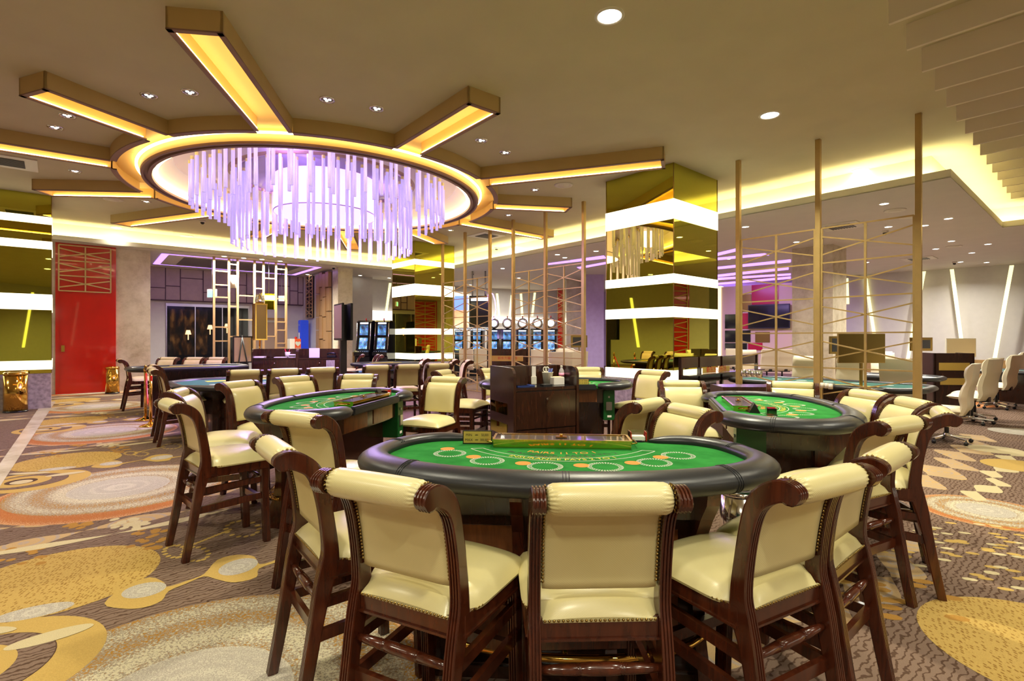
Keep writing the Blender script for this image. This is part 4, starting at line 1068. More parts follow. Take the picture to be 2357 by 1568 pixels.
def make_table(felt='felt', prints=True):
    t_ = thing('blackjack_table', (0,0,0), 0, 'x', 'card table')
    mb = MB(); mb.smooth = True; rows = []; n = 18
    m = len(RP)
    for i, p in enumerate(RP):
        d = (RP[min(i+1,m-1)]-RP[max(i-1,0)]).normalized(); nr = Vector((d.y,-d.x,0))     # outwards
        k = 1.0
        e = min(i, m-1-i)
        if e < 5: k = (.25,.62,.82,.93,.98)[e]
        rows.append([p+nr*(.070*k*cos(a))+Vector((0,0,.940+(.039 if sin(a) > 0 else .057)*k*sin(a)-.012*cos(a))) for a in [2*PI*q/n for q in range(n)]])
    mb.grid(rows, True); mb.add(rows[0],[tuple(range(n))]); mb.add(rows[-1],[tuple(range(n))])
    rail = mb.build('armrest_rail','rail',t_)
    mb = MB()
    for fr in (.13,.335,.5,.665,.87):
        i0 = int(m*fr)
        for off in (-.012,0,.012):
            p = RP[i0]; d = (RP[i0+1]-RP[i0-1]).normalized(); nr = Vector((d.y,-d.x,0)); p = p+d*off
            mb.tube([p+nr*(.0712*cos(a))+Vector((0,0,.940+(.040 if sin(a) > 0 else .058)*sin(a)-.012*cos(a))) for a in [PI*(-.5+1.35*q/14) for q in range(15)]], .0018, 4)
    mb.build('stitching','black',rail)
    mb = MB(); poly = [(p.x*.985,p.y*.985) for p in RP]
    mb.prism(poly, .905, .94); mb.build('felt_top',felt,t_)
    mb = MB(); mb.box((-.45,.375,.885),(.45,.425,.955),.012); mb.build('dealer_edge','rail',t_)
    if prints:
        mb = MB(); z = .9408; cyc = .47
        def arc(R): return lambda c: Vector((0,cyc,z))+Vector((sin(c.x/R)*(R-c.y), -cos(c.x/R)*(R-c.y), 0))
        mb.m = 1; mb.text('PAIRS 11 TO 1', arc(.395), .056)
        mb.m = 2; mb.text('BLACKJACK  PAYS 3 TO 2', arc(.452), .050)
        mb.m = 4; mb.text('DEALER MUST STAND ON ALL 17s', arc(.480), .017)
        mb.m = 3; mb.text('INSURANCE PAYS 2 TO 1', arc(.527), .047)
        mb.m = 0
        def band(r0,r1,a0,a1,zz=z,k=40):
            for q in range(k):
                A0 = a0+(a1-a0)*q/k; A1 = a0+(a1-a0)*(q+1)/k
                mb.add([(sin(A0)*r0,cyc-cos(A0)*r0,zz),(sin(A1)*r0,cyc-cos(A1)*r0,zz),(sin(A1)*r1,cyc-cos(A1)*r1,zz),(sin(A0)*r1,cyc-cos(A0)*r1,zz)],[(0,1,2,3)])
        band(.498,.503,-.93,.93); band(.556,.561,-.97,.97)
        for s in (-1,1):
            for (ra,aa),(rb,ab) in (((.5005,.93),(.5585,.97)),):
                mb.bar((s*sin(aa)*ra,cyc-cos(aa)*ra,z),(s*sin(ab)*rb,cyc-cos(ab)*rb,z),.005,.0006)
        for x,y in SPOTS:
            for r_ in (.080,.064):
                for q in range(36):
                    A0 = 2*PI*q/36; A1 = A0+2*PI/36*(.62 if r_ > .07 else .55)
                    mb.add([(x+r_*cos(A0),y+r_*sin(A0),z),(x+r_*cos(A1),y+r_*sin(A1),z),(x+(r_-.006)*cos(A1),y+(r_-.006)*sin(A1),z),(x+(r_-.006)*cos(A0),y+(r_-.006)*sin(A0),z)],[(0,1,2,3)])
            for q in range(36):
                A0 = 2*PI*q/36; mb.bar((x+.066*cos(A0),y+.066*sin(A0),z),(x+.074*cos(A0+.1),y+.074*sin(A0+.1),z),.003,.0006)
        mb.m = 1
        for x,y in DOTS: mb.flat(circ(x,y,.036,n=20), z+.0002)
        mb.build('felt_printing',['white_print','orange_print','black_print','yellow_print','red_print'],t_)
    mb = MB(); mb.box((-.62,-.20,.72),(.62,.33,.905),.01); mb.m = 1
    for x in (-.47,.05): mb.box((x,.33,.735),(x+.40,.336,.89))
    mb.build('apron',['mahogany_dark','mahogany_mid'],t_)
    mb = MB(); mb.box((-.56,-.14,.06),(.56,.20,.72)); mb.box((-.60,-.20,0),(.60,.26,.07),.01)
    mb.m = 1
    for x in (-.5,-.15,.2): mb.box((x,-.146,.14),(x+.3,-.140,.66)); 
    mb.build('pedestal',['mahogany_dark','mahogany_mid'],t_)
    for x in (-.58,-.2,.2,.58):
        prof = [(-.12,.72),(-.36,.86),(-.38,.905),(-.1,.905)]+[(-.14,.5),(-.14,.72)][:0]
        outline = [(-.40,.905),(-.38,.84),(-.30,.76),(-.22,.66),(-.18,.52),(-.17,.38),(-.20,.22),(-.26,.10),(-.28,0),(-.12,0),(-.12,.905)]
        mb = MB(); n = len(outline)
        mb.add([(x-.025,y,z) for y,z in outline]+[(x+.025,y,z) for y,z in outline],[tuple(range(n)),tuple(range(2*n-1,n-1,-1))]+[(i,(i+1)%n,n+(i+1)%n,n+i) for i in range(n)])
        mb.build('bracket','mahogany',t_)
    mb = MB(); R_ = [(-.62*cos(PI*k/16), -.12-.30*sin(PI*k/16), .24) for k in range(17)]; mb.tube(R_,.016,10)
    for k in (3,8,13): p = R_[k]; mb.tube([p,(p[0]*.7,-.10,.20)],.010,8)
    mb.build('foot_rail','brass',t_)
    bx_ = MB(); bx_.box((-.68,.18,.52),(-.545,.36,.88),.006); bx_.m = 1; bx_.box((-.64,.361,.555),(-.59,.363,.58)); bx_.m = 2
    bx_.box((-.645,.36,.64),(-.575,.375,.74),.004); bx_.lathe([(.012,0),(.012,.01)],(-.61,.36,.80),10,'y')
    bx_.build('drop_box',['green_box','white_paper','steel'],t_)
    return remember(t_)
TB = make_table()
def place_table(x,y,deg,label): return first_or_dup(TB,(x,y,0),rad(deg),label=label,group='green felt blackjack tables')
place_table(T1C.x,T1C.y,-4,'nearest green felt blackjack table with printed betting circles and a gold limit sign')
TT2 = (-1.585,4.68,-101); TT3 = (2.15,4.28,75); TT4 = (.55,6.62,181)
place_table(*TT2,'green felt blackjack table left of the centre, its dealer side turned right')
tb3 = place_table(*TT3,'green felt blackjack table at the right, its dealer side turned left'); tb3.scale = (1.05,1.08,1)
place_table(*TT4,'green felt blackjack table half hidden behind the dark pit stand')
def tl(T, x, y, z):
    c, s = cos(rad(T[2])), sin(rad(T[2])); return Vector((T[0]+x*c-y*s, T[1]+x*s+y*c, z))
TT1 = (T1C.x,T1C.y,-4)
def make_tray():
    t_ = thing('chip_tray', (0,0,0), 0, 'x', 'chip tray')
    mb = MB()
    for a,b in (((-.35,-.085),(.35,-.085)),((-.35,.085),(.35,.085)),((-.35,-.085),(-.35,.085)),((.35,-.085),(.35,.085))):
        mb.bar((a[0],a[1],.038),(b[0],b[1],.038),.012,.010)
    mb.box((-.35,-.085,0),(.35,.085,.034)); mb.m = 1
    mb.box((-.32,-.07,.0342),(.32,.07,.0355)); mb.m = 2
    for k in range(7): mb.box((-.312+k*.09,-.062,.0356),(-.230+k*.09,.062,.0362))
    mb.build('tray_frame',['brass','white_plastic','grey_plastic'],t_)
    mb = MB(); mb.box((-.345,-.08,.0385),(.345,.08,.041)); mb.build('glass_lid','lid_glass',t_)
    mb = MB(); mb.box((-.03,-.02,.042),(.03,.02,.047),.002); mb.lathe([(.008,0),(.008,.012)],(0,0,.047),10); mb.build('lock','brass',t_)
    for s in (-1,1):
        mb = MB(); mb.tube([(s*.352,-.05,.02),(s*.385,-.04,.022),(s*.385,.04,.022),(s*.352,.05,.02)],.004,6); mb.build('handle','brass',t_)
    return remember(t_)
TR = make_tray()
for T,lb in ((TT1,'long brass chip tray with glass lid on the nearest green table'),(TT2,'long brass chip tray with glass lid on the left green table'),(TT3,'long brass chip tray with glass lid on the right green table')):
    first_or_dup(TR, tl(T,.0,.272,.9412), rad(T[2]), label=lb, group='glass-lidded chip trays')
def limit_sign(p, rz, label):
    t_ = thing('limit_sign', p, rz, label, 'sign')
    mb = MB(); mb.box((-.078,-.004,.0),(.078,.004,.072)); mb.box((-.078,.0,0),(.078,.04,.004)); mb.build('holder','black',t_)
    mb = MB(); mb.box((-.073,-.0055,.006),(.073,-.004,.067)); mb.build('plate','plate_gold',t_)
    mb = MB()
    mb.text('MIN', lambda c: (c.x-.045,-.0062,.048+c.y),.019); mb.text('MAX', lambda c: (c.x-.045,-.0062,.022+c.y),.019)
    mb.text('50,000', lambda c: (c.x*.75+.040,-.0062,.048+c.y),.019); mb.text('300,000', lambda c: (c.x*.75+.037,-.0062,.022+c.y),.019)
    for z in (.048,.022):
        mb.text('W', lambda c: (c.x-.004,-.0062,z+c.y),.014); mb.box((-.013,-.0062,z-.001),(.005,-.0060,z+.001))
    mb.build('lettering','black_print',t_); return t_
p = at(1099,1022,.941); limit_sign(p, rad(-2), 'gold bet limit sign with minimum and maximum amounts on the nearest table')
p = tl(TT4,-.30,.30,.9412); limit_sign(p, rad(4), 'small gold limit sign on the table behind the pit stand')
for T,lb,x in ((TT2,'black tent card on the left green table beside its chip tray',-.42),(TT3,'black tent card on the right green table beside its chip tray',-.40)):
    t_ = thing('tent_card', tl(T,x,.22,.9412), rad(T[2]), lb, 'sign')
    mb = MB(); mb.add([(-.03,-.04,0),(-.03,.04,0),(-.03,0,.075),(.05,-.04,0),(.05,.04,0),(.05,0,.075)],[(0,1,2),(3,5,4),(0,3,4,1),(1,4,5,2),(2,5,3,0)]); mb.build('card','black',t_)
def shoe(p, rz, label):
    t_ = thing('discard_holder', p, rz, label, 'card holder')
    mb = MB(); mb.box((-.05,-.035,0),(-.046,.035,.055)); mb.box((.046,-.035,0),(.05,.035,.055)); mb.box((-.05,.031,0),(.05,.035,.055)); mb.box((-.05,-.035,0),(.05,.035,.004)); mb.build('acrylic_box','glass',t_)
    mb = MB(); mb.box((-.044,-.03,.005),(-.039,.03,.052)); mb.box((.039,-.03,.005),(.044,.03,.052)); mb.build('red_divider','red',t_)
    mb = MB(); mb.box((-.035,-.028,.005),(.035,.028,.03),.003); mb.build('card_stack','white_paper',t_)
shoe(at(1468,1015,.941),rad(-4),'clear acrylic discard holder with red edges on the nearest table')
shoe(tl(TT3,-.50,.12,.9412),rad(70),'clear acrylic discard holder on the right green table')
shoe(tl(TT2,-.50,.26,.9412),rad(80),'clear acrylic discard holder on the left green table')

# longer low tables
def long_table(name, loc, ang, w_, d_, h, label, felt='teal_felt', legs=True):
    t_ = thing(name, loc, ang, label, 'gaming table')
    c = min(w_,d_)*.22
    oct_ = [(-w_/2+c,-d_/2),(w_/2-c,-d_/2),(w_/2,-d_/2+c),(w_/2,d_/2-c),(w_/2-c,d_/2),(-w_/2+c,d_/2),(-w_/2,d_/2-c),(-w_/2,-d_/2+c)]
    mb = MB(); mb.prism([(x*.97,y*.97) for x,y in oct_], h-.08, h-.03); mb.build('felt_top',felt,t_)
    mb = MB(); mb.smooth = True
    pts = [Vector((x,y,0)) for x,y in oct_]; pts = [p.lerp(pts[(i+1)%8],.5) if False else p for i,p in enumerate(pts)]
    dense = []
    for i in range(8):
        a,b = pts[i],pts[(i+1)%8]; dense += [a.lerp(b,.08), a.lerp(b,.5), a.lerp(b,.92)]
    m = len(dense); n = 12; rows = []
    for i,p in enumerate(dense):
        d = (dense[(i+1)%m]-dense[i-1]).normalized(); nr = Vector((d.y,-d.x,0))
        rows.append([p+nr*(.07*cos(a))+Vector((0,0,h-.045+.045*sin(a))) for a in [2*PI*q/n for q in range(n)]])
    mb.grid(rows+[rows[0]], True); mb.build('armrest_rail','rail',t_)
    mb = MB(); mb.box((-w_*.33,-d_*.25,0),(w_*.33,d_*.25,h-.08)); mb.build('pedestal','mahogany_dark',t_)
    mb = MB(); mb.m = 0
    for k in range(5): mb.flat(circ(-w_*.3+k*w_*.15, -d_*.18, .09, .06, 20), h-.0292)
    mb.m = 1; mb.box((-w_*.3,d_*.15,h-.0295),(w_*.3,d_*.28,h-.0285)); mb.build('felt_printing',['white_print','yellow_print'],t_)
    mb = MB(); mb.box((-.3,d_*.30,h-.03),(.3,d_*.42,h+.0)); mb.build('chip_float','steel',t_)
    return t_
long_table('baccarat_table',(-4.0,8.35,0),ANG_V,2.4,1.7,.86,'low dark-edged table with teal felt behind the left green table')
long_table('baccarat_table',(-6.65,10.75,0),ANG_V,2.0,1.0,.95,'far long teal table in front of the dark pit desk')
long_table('baccarat_table',(-3.1,13.0,0),ANG_V,1.6,.9,.92,'far teal table end right of the monitor post')
c9 = uv(3.25,10.0); long_table('baccarat_table',(c9.x,c9.y,0),ANG_U,2.9,1.3,.77,'long low teal table behind the tall lattice with office chairs around')
c10 = Vector((7.75,10.6,0)); long_table('baccarat_table',(c10.x,c10.y,0),ANG_U,1.5,1.0,.77,'low table with grey rail before the dark stand among office chairs',felt='stone')
c11 = uv(1.2,17.0); long_table('baccarat_table',(c11.x,c11.y,0),ANG_U,2.2,1.2,.77,'farthest low table near the tan wall base at the right')

# ================================================================== OFFICE CHAIRS (face local +y)
def make_office():
    t_ = thing('office_chair', (0,0,0), 0, 'x', 'office chair')
    keys = [(-.19,.42,.08),(-.235,.54,.13),(-.225,.66,.15),(-.25,.80,.14),(-.285,.90,.12),(-.285,.98,.15),(-.30,1.08,.15),(-.33,1.15,.08)]
    path, ws = interp(keys,3); rows = []; mb = MB(); mb.smooth = True; NX = 12
    for j in range(NX+1):
        u = -1+2*j/NX; e_ = (max(0,1-abs(u)**5))**.5; row = []
        for p,w_ in zip(path,ws): row.append((.245*u*(1-.02*e_), p[0]+w_*.5*(.45+.55*e_), p[1]))
        for p,w_ in reversed(list(zip(path,ws))): row.append((.245*u, p[0]-w_*.35*(.55+.45*e_), p[1]))
        rows.append(row)
    mb.grid(rows,True); mb.add(rows[0],[tuple(range(len(rows[0])))]); mb.add(rows[-1],[tuple(range(len(rows[0])))])
    b = mb.build('backrest','ivory',t_)
    mb = MB()
    for s in (-1,1): mb.tube([(s*.236,p[0]+.0,p[1]) for p in path],.006,5)
    mb.build('piping','grey_plastic',b)
    mb = MB(); mb.smooth = True; rows = []; N = 12
    for i in range(N+1):
        v = -1+2*i/N
        rows.append([(.25*(-1+2*j/N), .03+.25*v, .47+.055*(max(0,1-abs(-1+2*j/N)**5)**.5)*(max(0,1-abs(v)**5)**.5)) for j in range(N+1)])
    mb.grid(rows); rows2 = [[(x,y,.47-(z-.47)*.9) for x,y,z in r_] for r_ in rows]; mb.grid(rows2); mb.build('seat','ivory',t_)
    mb = MB(); mb.box((-.12,-.22,.40),(.12,.12,.425)); mb.box((-.04,-.26,.41),(.04,-.2,.56)); mb.build('seat_plate','black',t_)
    mb = MB(); mb.lathe([(.028,.10),(.028,.26),(.018,.27),(.018,.41)],n=12); mb.build('gas_lift','black',t_)
    mb = MB(); mb.lathe([(.045,.07),(.045,.13),(.03,.14)],n=14)
    for k in range(5):
        a = 2*PI*k/5+.3; mb.bar((.03*cos(a),.03*sin(a),.10),(.30*cos(a),.30*sin(a),.075),.035,.022)
    st_ = mb.build('star_base','chrome',t_)
    for k in range(5):
        a = 2*PI*k/5+.3; mb = MB(); mb.lathe([(.026,-.02),(.028,0),(.026,.02)],(.30*cos(a),.30*sin(a),.030),12,'x'); mb.tube([(.30*cos(a),.30*sin(a),.04),(.30*cos(a),.30*sin(a),.08)],.008,6); mb.build('caster','black',st_)
    return remember(t_)
OC = make_office()
def office(x,y,f,label,group): return first_or_dup(OC,(x,y,0),rad(f-90),label=label,group=group)
aU, aV = math.degrees(ANG_U), math.degrees(ANG_V)
GO = 'ivory office chairs at the low tables'
for u_,v_,f,lb in [(4.05,11.2,aV+180,'ivory office chair behind the low teal table, first right of the stone column'),(3.25,11.2,aV+180,'ivory office chair behind the low teal table, left of the gold board'),(2.45,11.35,aV,'ivory office chair with plain back seen right of the gold board'),(1.55,9.75,aU,'ivory office chair right behind the tallest gold post')]:
    p = uv(u_,v_); office(p.x,p.y,f,lb,GO)
for x,y,f,lb in [(8.15,9.25,116,'ivory office chair nearest on the right carpet, seen side-on'),(8.62,9.72,116,'ivory office chair just behind the nearest side-on one at the right'),(10.4,11.2,118,'ivory office chair in the second side-on pair at the right'),(10.85,11.65,118,'ivory office chair behind the second side-on pair at the right'),(12.9,13.6,128,'ivory office chair near the right picture edge'),(13.4,14.0,128,'ivory office chair at the right picture edge, farthest'),
                 (9.2,12.9,-120,'ivory office chair behind the dark stand with a gold slot'),(10.1,14.2,-120,'ivory office chair behind the framed black screen at the right')]: office(x,y,f,lb,GO)
GX = 'distant ivory chairs near the slot machines and bar'
for px,yt,f,lb in [(1075,805,90,'distant ivory chair below the hanging display, left'),(1108,804,90,'distant ivory chair below the hanging display, right'),(1243,806,90,'distant ivory chair left of the two broad ones behind the lattice'),(1284,812,100,'distant ivory chair left of the violet column, front one'),(1320,811,100,'distant ivory chair right next to the pale column'),(1298,801,90,'distant ivory chair behind the front pair by the pale column'),
                   (1690,802,60,'distant ivory chair under the display wall, left'),(1728,808,-100,'distant ivory chair under the crimson panel'),(1765,806,90,'distant ivory chair under the television, left'),(1800,806,90,'distant ivory chair under the television, right'),(2173,0,0,'')][:-1]:
    Y = .38*F/(HZ-yt)*-1 if yt > HZ else 20
    Y = min(19, .38*F/(yt-HZ)); o = office((px-CX)/F*Y,Y,f,lb,GX); o.scale = (1.3,1,1) if 1230 < px < 1330 or px > 1750 else (1,1,1)

# ================================================================== PIT STANDS
def pit_stand(loc, ang, w_, d_, hc, ht, label, doors=2, gold=True, name='pit_stand', cat='pit stand'):
    t_ = thing(name, loc, ang, label, cat)             # origin front-left corner, x along the front, y to the back
    def side(x0,x1):
        r_ = .09; o = [(0,0),(d_,0),(d_,ht),(r_,ht)]+[(r_-r_*sin(a),ht-r_+r_*cos(a)) for a in (PI/8,PI/4,3*PI/8,PI/2)]
        n = len(o); mb = MB(); mb.add([(x0,y,z) for y,z in o]+[(x1,y,z) for y,z in o],[tuple(range(n)),tuple(range(2*n-1,n-1,-1))]+[(i,(i+1)%n,n+(i+1)%n,n+i) for i in range(n)]); return mb
    side(0,.03).build('side_panel','mahogany_dark',t_); side(w_-.03,w_).build('side_panel','mahogany_dark',t_)
    mb = MB(); mb.box((.03,d_*.66,0),(w_-.03,d_*.66+.03,ht)); mb.build('back_panel','mahogany_dark',t_)
    mb = MB(); mb.box((.03,.02,hc-.03),(w_-.03,d_*.66,hc)); mb.m = 1; mb.box((.04,.03,hc),(w_-.04,d_*.65,hc+.004)); mb.build('counter',['mahogany_dark','black_gloss'],t_)
    mb = MB(); mb.box((.03,.03,.05),(w_-.03,d_*.66,hc-.03)); mb.build('carcass','black',t_)
    for k in range(doors):
        x0 = .035+(w_-.07)*k/doors; x1 = .035+(w_-.07)*(k+1)/doors-.005
        mb = MB(); mb.box((x0,.008,.06),(x1,.03,hc*.56),.003); dd_ = mb.build('door','mahogany_dark',t_)
        mb = MB(); mb.lathe([(.012,0),(.012,-.02),(.008,-.022)],((x0+.04 if k % 2 else x1-.04),.008,hc*.50),12,'y'); mb.build('knob','chrome',dd_)
    mb = MB(); mb.box((.035,.008,hc*.57),(w_-.035,.03,hc-.04),.003); dw = mb.build('drawer','mahogany_dark',t_)
    mb = MB(); mb.lathe([(.012,0),(.012,-.02),(.008,-.022)],(w_/2,.008,hc-.12),12,'y'); mb.build('lock','chrome',dw)
    if gold:
        mb = MB()
        for z in (hc*.72,hc*.50): mb.box((-.004,d_*.25,z-.01),(0.0,d_*.95,z+.11)); 
        mb.build('side_slot','mirror',t_)
    return t_
pit_stand((.016,5.3,0),rad(25),.78,.62,.99,1.2,'dark wood pit stand with cup, water bottle and papers behind the nearest table')
P1o = dep(579,830,12.0); pit_stand((P1o.x,12.0,0),rad(8),1.0,.6,1.05,1.26,'left half of the far dark pit desk cluttered with papers',gold=False,name='pit_desk',cat='pit desk')
pit_stand((P1o.x+.99,12.14,0),rad(8),1.0,.6,1.05,1.26,'right half of the far dark pit desk holding a white sheet',gold=False,name='pit_desk',cat='pit desk')
def back_stand(loc, ang, w_, h, label, sign=None):
    t_ = thing('service_stand', loc, ang, label, 'stand')
    mb = MB(); mb.box((0,0,0),(w_,.04,h)); mb.box((0,0,0),(.04,.5,h)); mb.box((w_-.04,0,0),(w_,.5,h)); mb.box((.04,.04,h-.35),(w_-.04,.48,h-.32)); mb.build('carcass','mahogany_dark',t_)
    mb = MB(); mb.box((w_*.12,-.006,h-.36),(w_*.88,-.001,h-.20)); mb.box((w_*.15,-.006,h-.66),(w_*.85,-.001,h-.52)); mb.build('gold_slot','plate_gold',t_)
    if sign:
        mb = MB(); mb.text(sign, lambda c: (w_*.5+c.x,-.008,h-.28+c.y), .095); mb.build('lettering','red_print',t_)
    return t_
rk = thing('display_rack', (2.93,9.06,0), ANG_V, 'dark wooden open rack with gold plates and red characters by the large mirror column', 'rack')
for z0_, z1_ in ((.98,1.17),(.70,.865),(.42,.60),(0,.3)):
    mb = MB(); mb.box((0,0,z0_),(3.0,.035,z1_)); mb.box((0,-.16,z1_-.02),(3.0,0,z1_)) if z0_ < .9 else None; mb.build('board','mahogany_dark',rk)
for x_ in (0,.62,1.45,2.2,2.95): mb = MB(); mb.box((x_,-.02,0),(x_+.05,.04,1.17)); mb.build('upright','mahogany_dark',rk)
for x0_, x1_ in ((.70,1.18),(1.30,1.72)): mb = MB(); mb.box((x0_,-.03,.868),(x1_,-.024,.972)); mb.build('gold_plate','plate_gold',rk)
mb = MB(); mb.text('新东方娱乐场', lambda c: (1.20+c.x,-.034,.918+c.y), .125); mb.build('lettering','red_print',rk)
b4 = dep(1121,803,15.2); back_stand((b4.x,15.2,0),rad(-6),1.2,1.21,'dark stand with gold plates behind the slim gold posts','新东方娱乐场')
b5 = dep(2150,813,10.9); back_stand((b5.x,10.9,0),rad(-8),.76,1.2,'dark stand with a gold slot among the office chairs at the right')

# things on the pit stand
zc = .994
LOCP = {1233:(.41,.345),1260:(.56,.30),1249:(.47,.17),1278:(.625,.20),1300:(.715,.26),1208:(.20,.19)}
def thg(name, px, py, label, cat, z=zc, rz=0):
    x, y = LOCP[px]; a = rad(25); return thing(name, (.016+x*cos(a)-y*sin(a), 5.3+x*sin(a)+y*cos(a), z), rz, label, cat)
t_ = thg('card_dispenser',1233,868,'white upright card holder on the pit stand counter','card holder'); mb = MB(); mb.box((-.03,-.02,0),(.03,.02,.09),.004); mb.build('tray','white_plastic',t_); mb = MB(); mb.box((-.022,-.006,.05),(.022,.006,.20)); mb.build('cards','white_paper',t_)
t_ = thg('pen_cup',1260,878,'white cup holding scissors and pens on the pit stand','cup'); mb = MB(); mb.lathe([(.045,0),(.062,.13),(.066,.135),(.06,.135),(.043,.01),(0,.008)],n=24); mb.build('cup','white_plastic',t_)
mb = MB()
for dx,a in ((-.03,.3),(-.005,-.3)): mb.tube([(dx+.018*cos(q),.0,.165+.026*sin(q)) for q in [2*PI*i/12 for i in range(13)]],.006,6); mb.tube([(dx,0,.14),(dx*.3,0,.03)],.005,6)
mb.build('scissors','white_plastic',t_)
mb = MB()
for k,(dx,dy) in enumerate(((.02,.01),(.03,-.01),(.04,.015),(.01,-.02))): mb.tube([(dx*.4,dy*.4,.02),(dx*1.4,dy,.175)],.005,6)
mb.build('pen','blue_print',t_)
t_ = thg('calculator',1249,884,'small dark calculator lying on the pit stand','calculator',rz=.5); mb = MB(); mb.box((-.06,-.04,0),(.06,.04,.012),.003); mb.build('case','black',t_)
mb = MB()
for i in range(5):
    for j in range(4): mb.box((-.05+i*.019,-.032+j*.016,.012),(-.036+i*.019,-.020+j*.016,.015))
mb.build('key','grey_plastic',t_)
t_ = thg('tissue_box',1278,885,'pale square paper box beside the cup on the pit stand','box',rz=.4); mb = MB(); mb.box((-.065,-.05,0),(.065,.05,.085),.004); mb.build('box','white_paper',t_); mb = MB(); mb.box((-.05,-.035,.085),(.05,.035,.09)); mb.build('cards','cream_board',t_)
t_ = thg('water_bottle',1300,886,'clear water bottle with pink label on the pit stand','bottle'); mb = MB(); mb.lathe([(0,.002),(.03,0),(.031,.05),(.028,.06),(.031,.07),(.031,.13),(.026,.155),(.013,.175),(.012,.19)],n=20); mb.build('bottle','bottle',t_)
mb = MB(); mb.lathe([(.0315,.085),(.0315,.125)],n=20); mb.build('label','pink_label',t_); mb = MB(); mb.lathe([(.013,.188),(.013,.205),(.0,.206)],n=14); mb.build('cap','white_plastic',t_)
t_ = thg('folder',1208,890,'blue glossy folder lying on the pit stand','folder',rz=.55); mb = MB(); mb.box((-.11,-.07,0),(.11,.07,.012),.003); mb.m = 1; mb.box((-.10,-.06,.012),(.05,.06,.016)); mb.build('folder',['blue_print','glass'],t_)
# far pit desk clutter
zq = 1.055
def fthg(name, px, lb, cat, h=0, dy=.25):
    Y = 12.05+dy; return thing(name, ((px-CX)/F*Y, Y+(px-579)/200*.3, zq+h), rad(8), lb, cat)
t_ = fthg('white_sheet',716,'large white sheet standing on the far pit desk','paper'); mb = MB(); mb.box((-.12,-.003,0),(.12,.003,.22)); mb.build('sheet','white_paper',t_)
t_ = fthg('pen_cup',657,'cup with pink and purple pens on the far pit desk','cup'); mb = MB(); mb.lathe([(.05,0),(.06,.13),(.055,.13),(.045,.01),(0,.01)],n=14); mb.build('cup','white_plastic',t_); mb = MB(); mb.tube([(0,0,.02),(-.06,0,.2)],.012,6); mb.tube([(0,0,.02),(.05,0,.19)],.008,6); mb.build('pen','crimson',t_)
t_ = fthg('paper_box',668,'small white box on the far pit desk','box',dy=.1); mb = MB(); mb.box((-.08,-.06,0),(.08,.06,.08),.004); mb.m = 1; mb.box((-.07,-.061,.02),(.07,-.06,.06)); mb.build('box',['white_paper','steel'],t_)
t_ = fthg('paper_pile',595,'pile of white papers on the far pit desk, left end','papers',dy=.1); mb = MB(); mb.box((-.13,-.09,0),(.13,.09,.02)); mb.box((-.1,-.07,.02),(.14,.08,.035)); mb.build('sheets','white_paper',t_)
t_ = fthg('open_book',642,'open pale ledger on the far pit desk','ledger',dy=.08); mb = MB(); mb.box((-.13,-.09,0),(.0,.09,.018),.004); mb.box((.0,-.09,0),(.13,.09,.018),.004); mb.build('pages','white_paper',t_)
t_ = fthg('telephone',755,'dark purple desk telephone at the right end of the far pit desk','telephone'); mb = MB(); mb.box((-.1,-.09,0),(.1,.09,.05),.01); mb.build('base','black',t_); mb = MB(); mb.tube([(-.1,-.05,.08),(-.05,-.05,.10),(.05,-.05,.10),(.1,-.05,.08)],.02,8); mb.build('handset','black_gloss',t_)
t_ = fthg('acrylic_rack',752,'striped clear acrylic rack hung on the front of the far pit desk','rack',dy=-.08,h=-.24); mb = MB()
for k in range(7): mb.box((-.09+k*.028,-.03,0),(-.08+k*.028,.03,.18))
mb.box((-.1,-.035,0),(.1,.035,.01)); mb.build('fin','white_plastic',t_)
# dealer desk right of monitor post
q = at(800,858,.84); t_ = thing('work_desk',(q.x,q.y,0),ANG_V,'dark work desk with white sheet right of the monitor post','desk'); mb = MB(); mb.box((.15,-.1,.80),(1.3,.5,.84)); mb.box((.2,-.05,0),(1.25,.45,.80)); mb.build('desk_body','black_gloss',t_)
t_ = thing('notice_sheet',(q.x+.35,q.y+.35,.841),rad(10),'white notice sheet propped on the dark work desk','paper'); mb = MB(); mb.box((-.11,-.003,0),(.11,.003,.13)); mb.build('sheet','white_paper',t_)
t_ = thing('keyboard',(q.x+.45,q.y+.3,.841),rad(20),'grey keyboard on the dark work desk','keyboard'); mb = MB(); mb.box((-.15,-.05,0),(.15,.05,.02),.004); mb.build('case','grey_plastic',t_)

# monitor post
mx = (790-CX)/F*10; t_ = thing('monitor_stand',(mx,10,0),rad(122),'tall black post with double back-to-back monitors','monitor stand')
mb = MB(); mb.box((-.055,-.055,0),(.055,.055,2.15)); mb.box((-.25,-.25,0),(.25,.25,.02)); mb.build('pole','black',t_)
for s in (-1,1):
    mb = MB(); mb.box((-.32,s*.06-(.04 if s < 0 else 0),1.47),(.32,s*.06+(.04 if s > 0 else 0),2.17),.006); c_ = mb.build('monitor','black',t_)
    mb = MB(); mb.box((-.29,s*.1015-.001,1.51),(.29,s*.1015+.001,2.14)); mb.build('screen','tan_door' if s > 0 else 'dark_screen',c_)

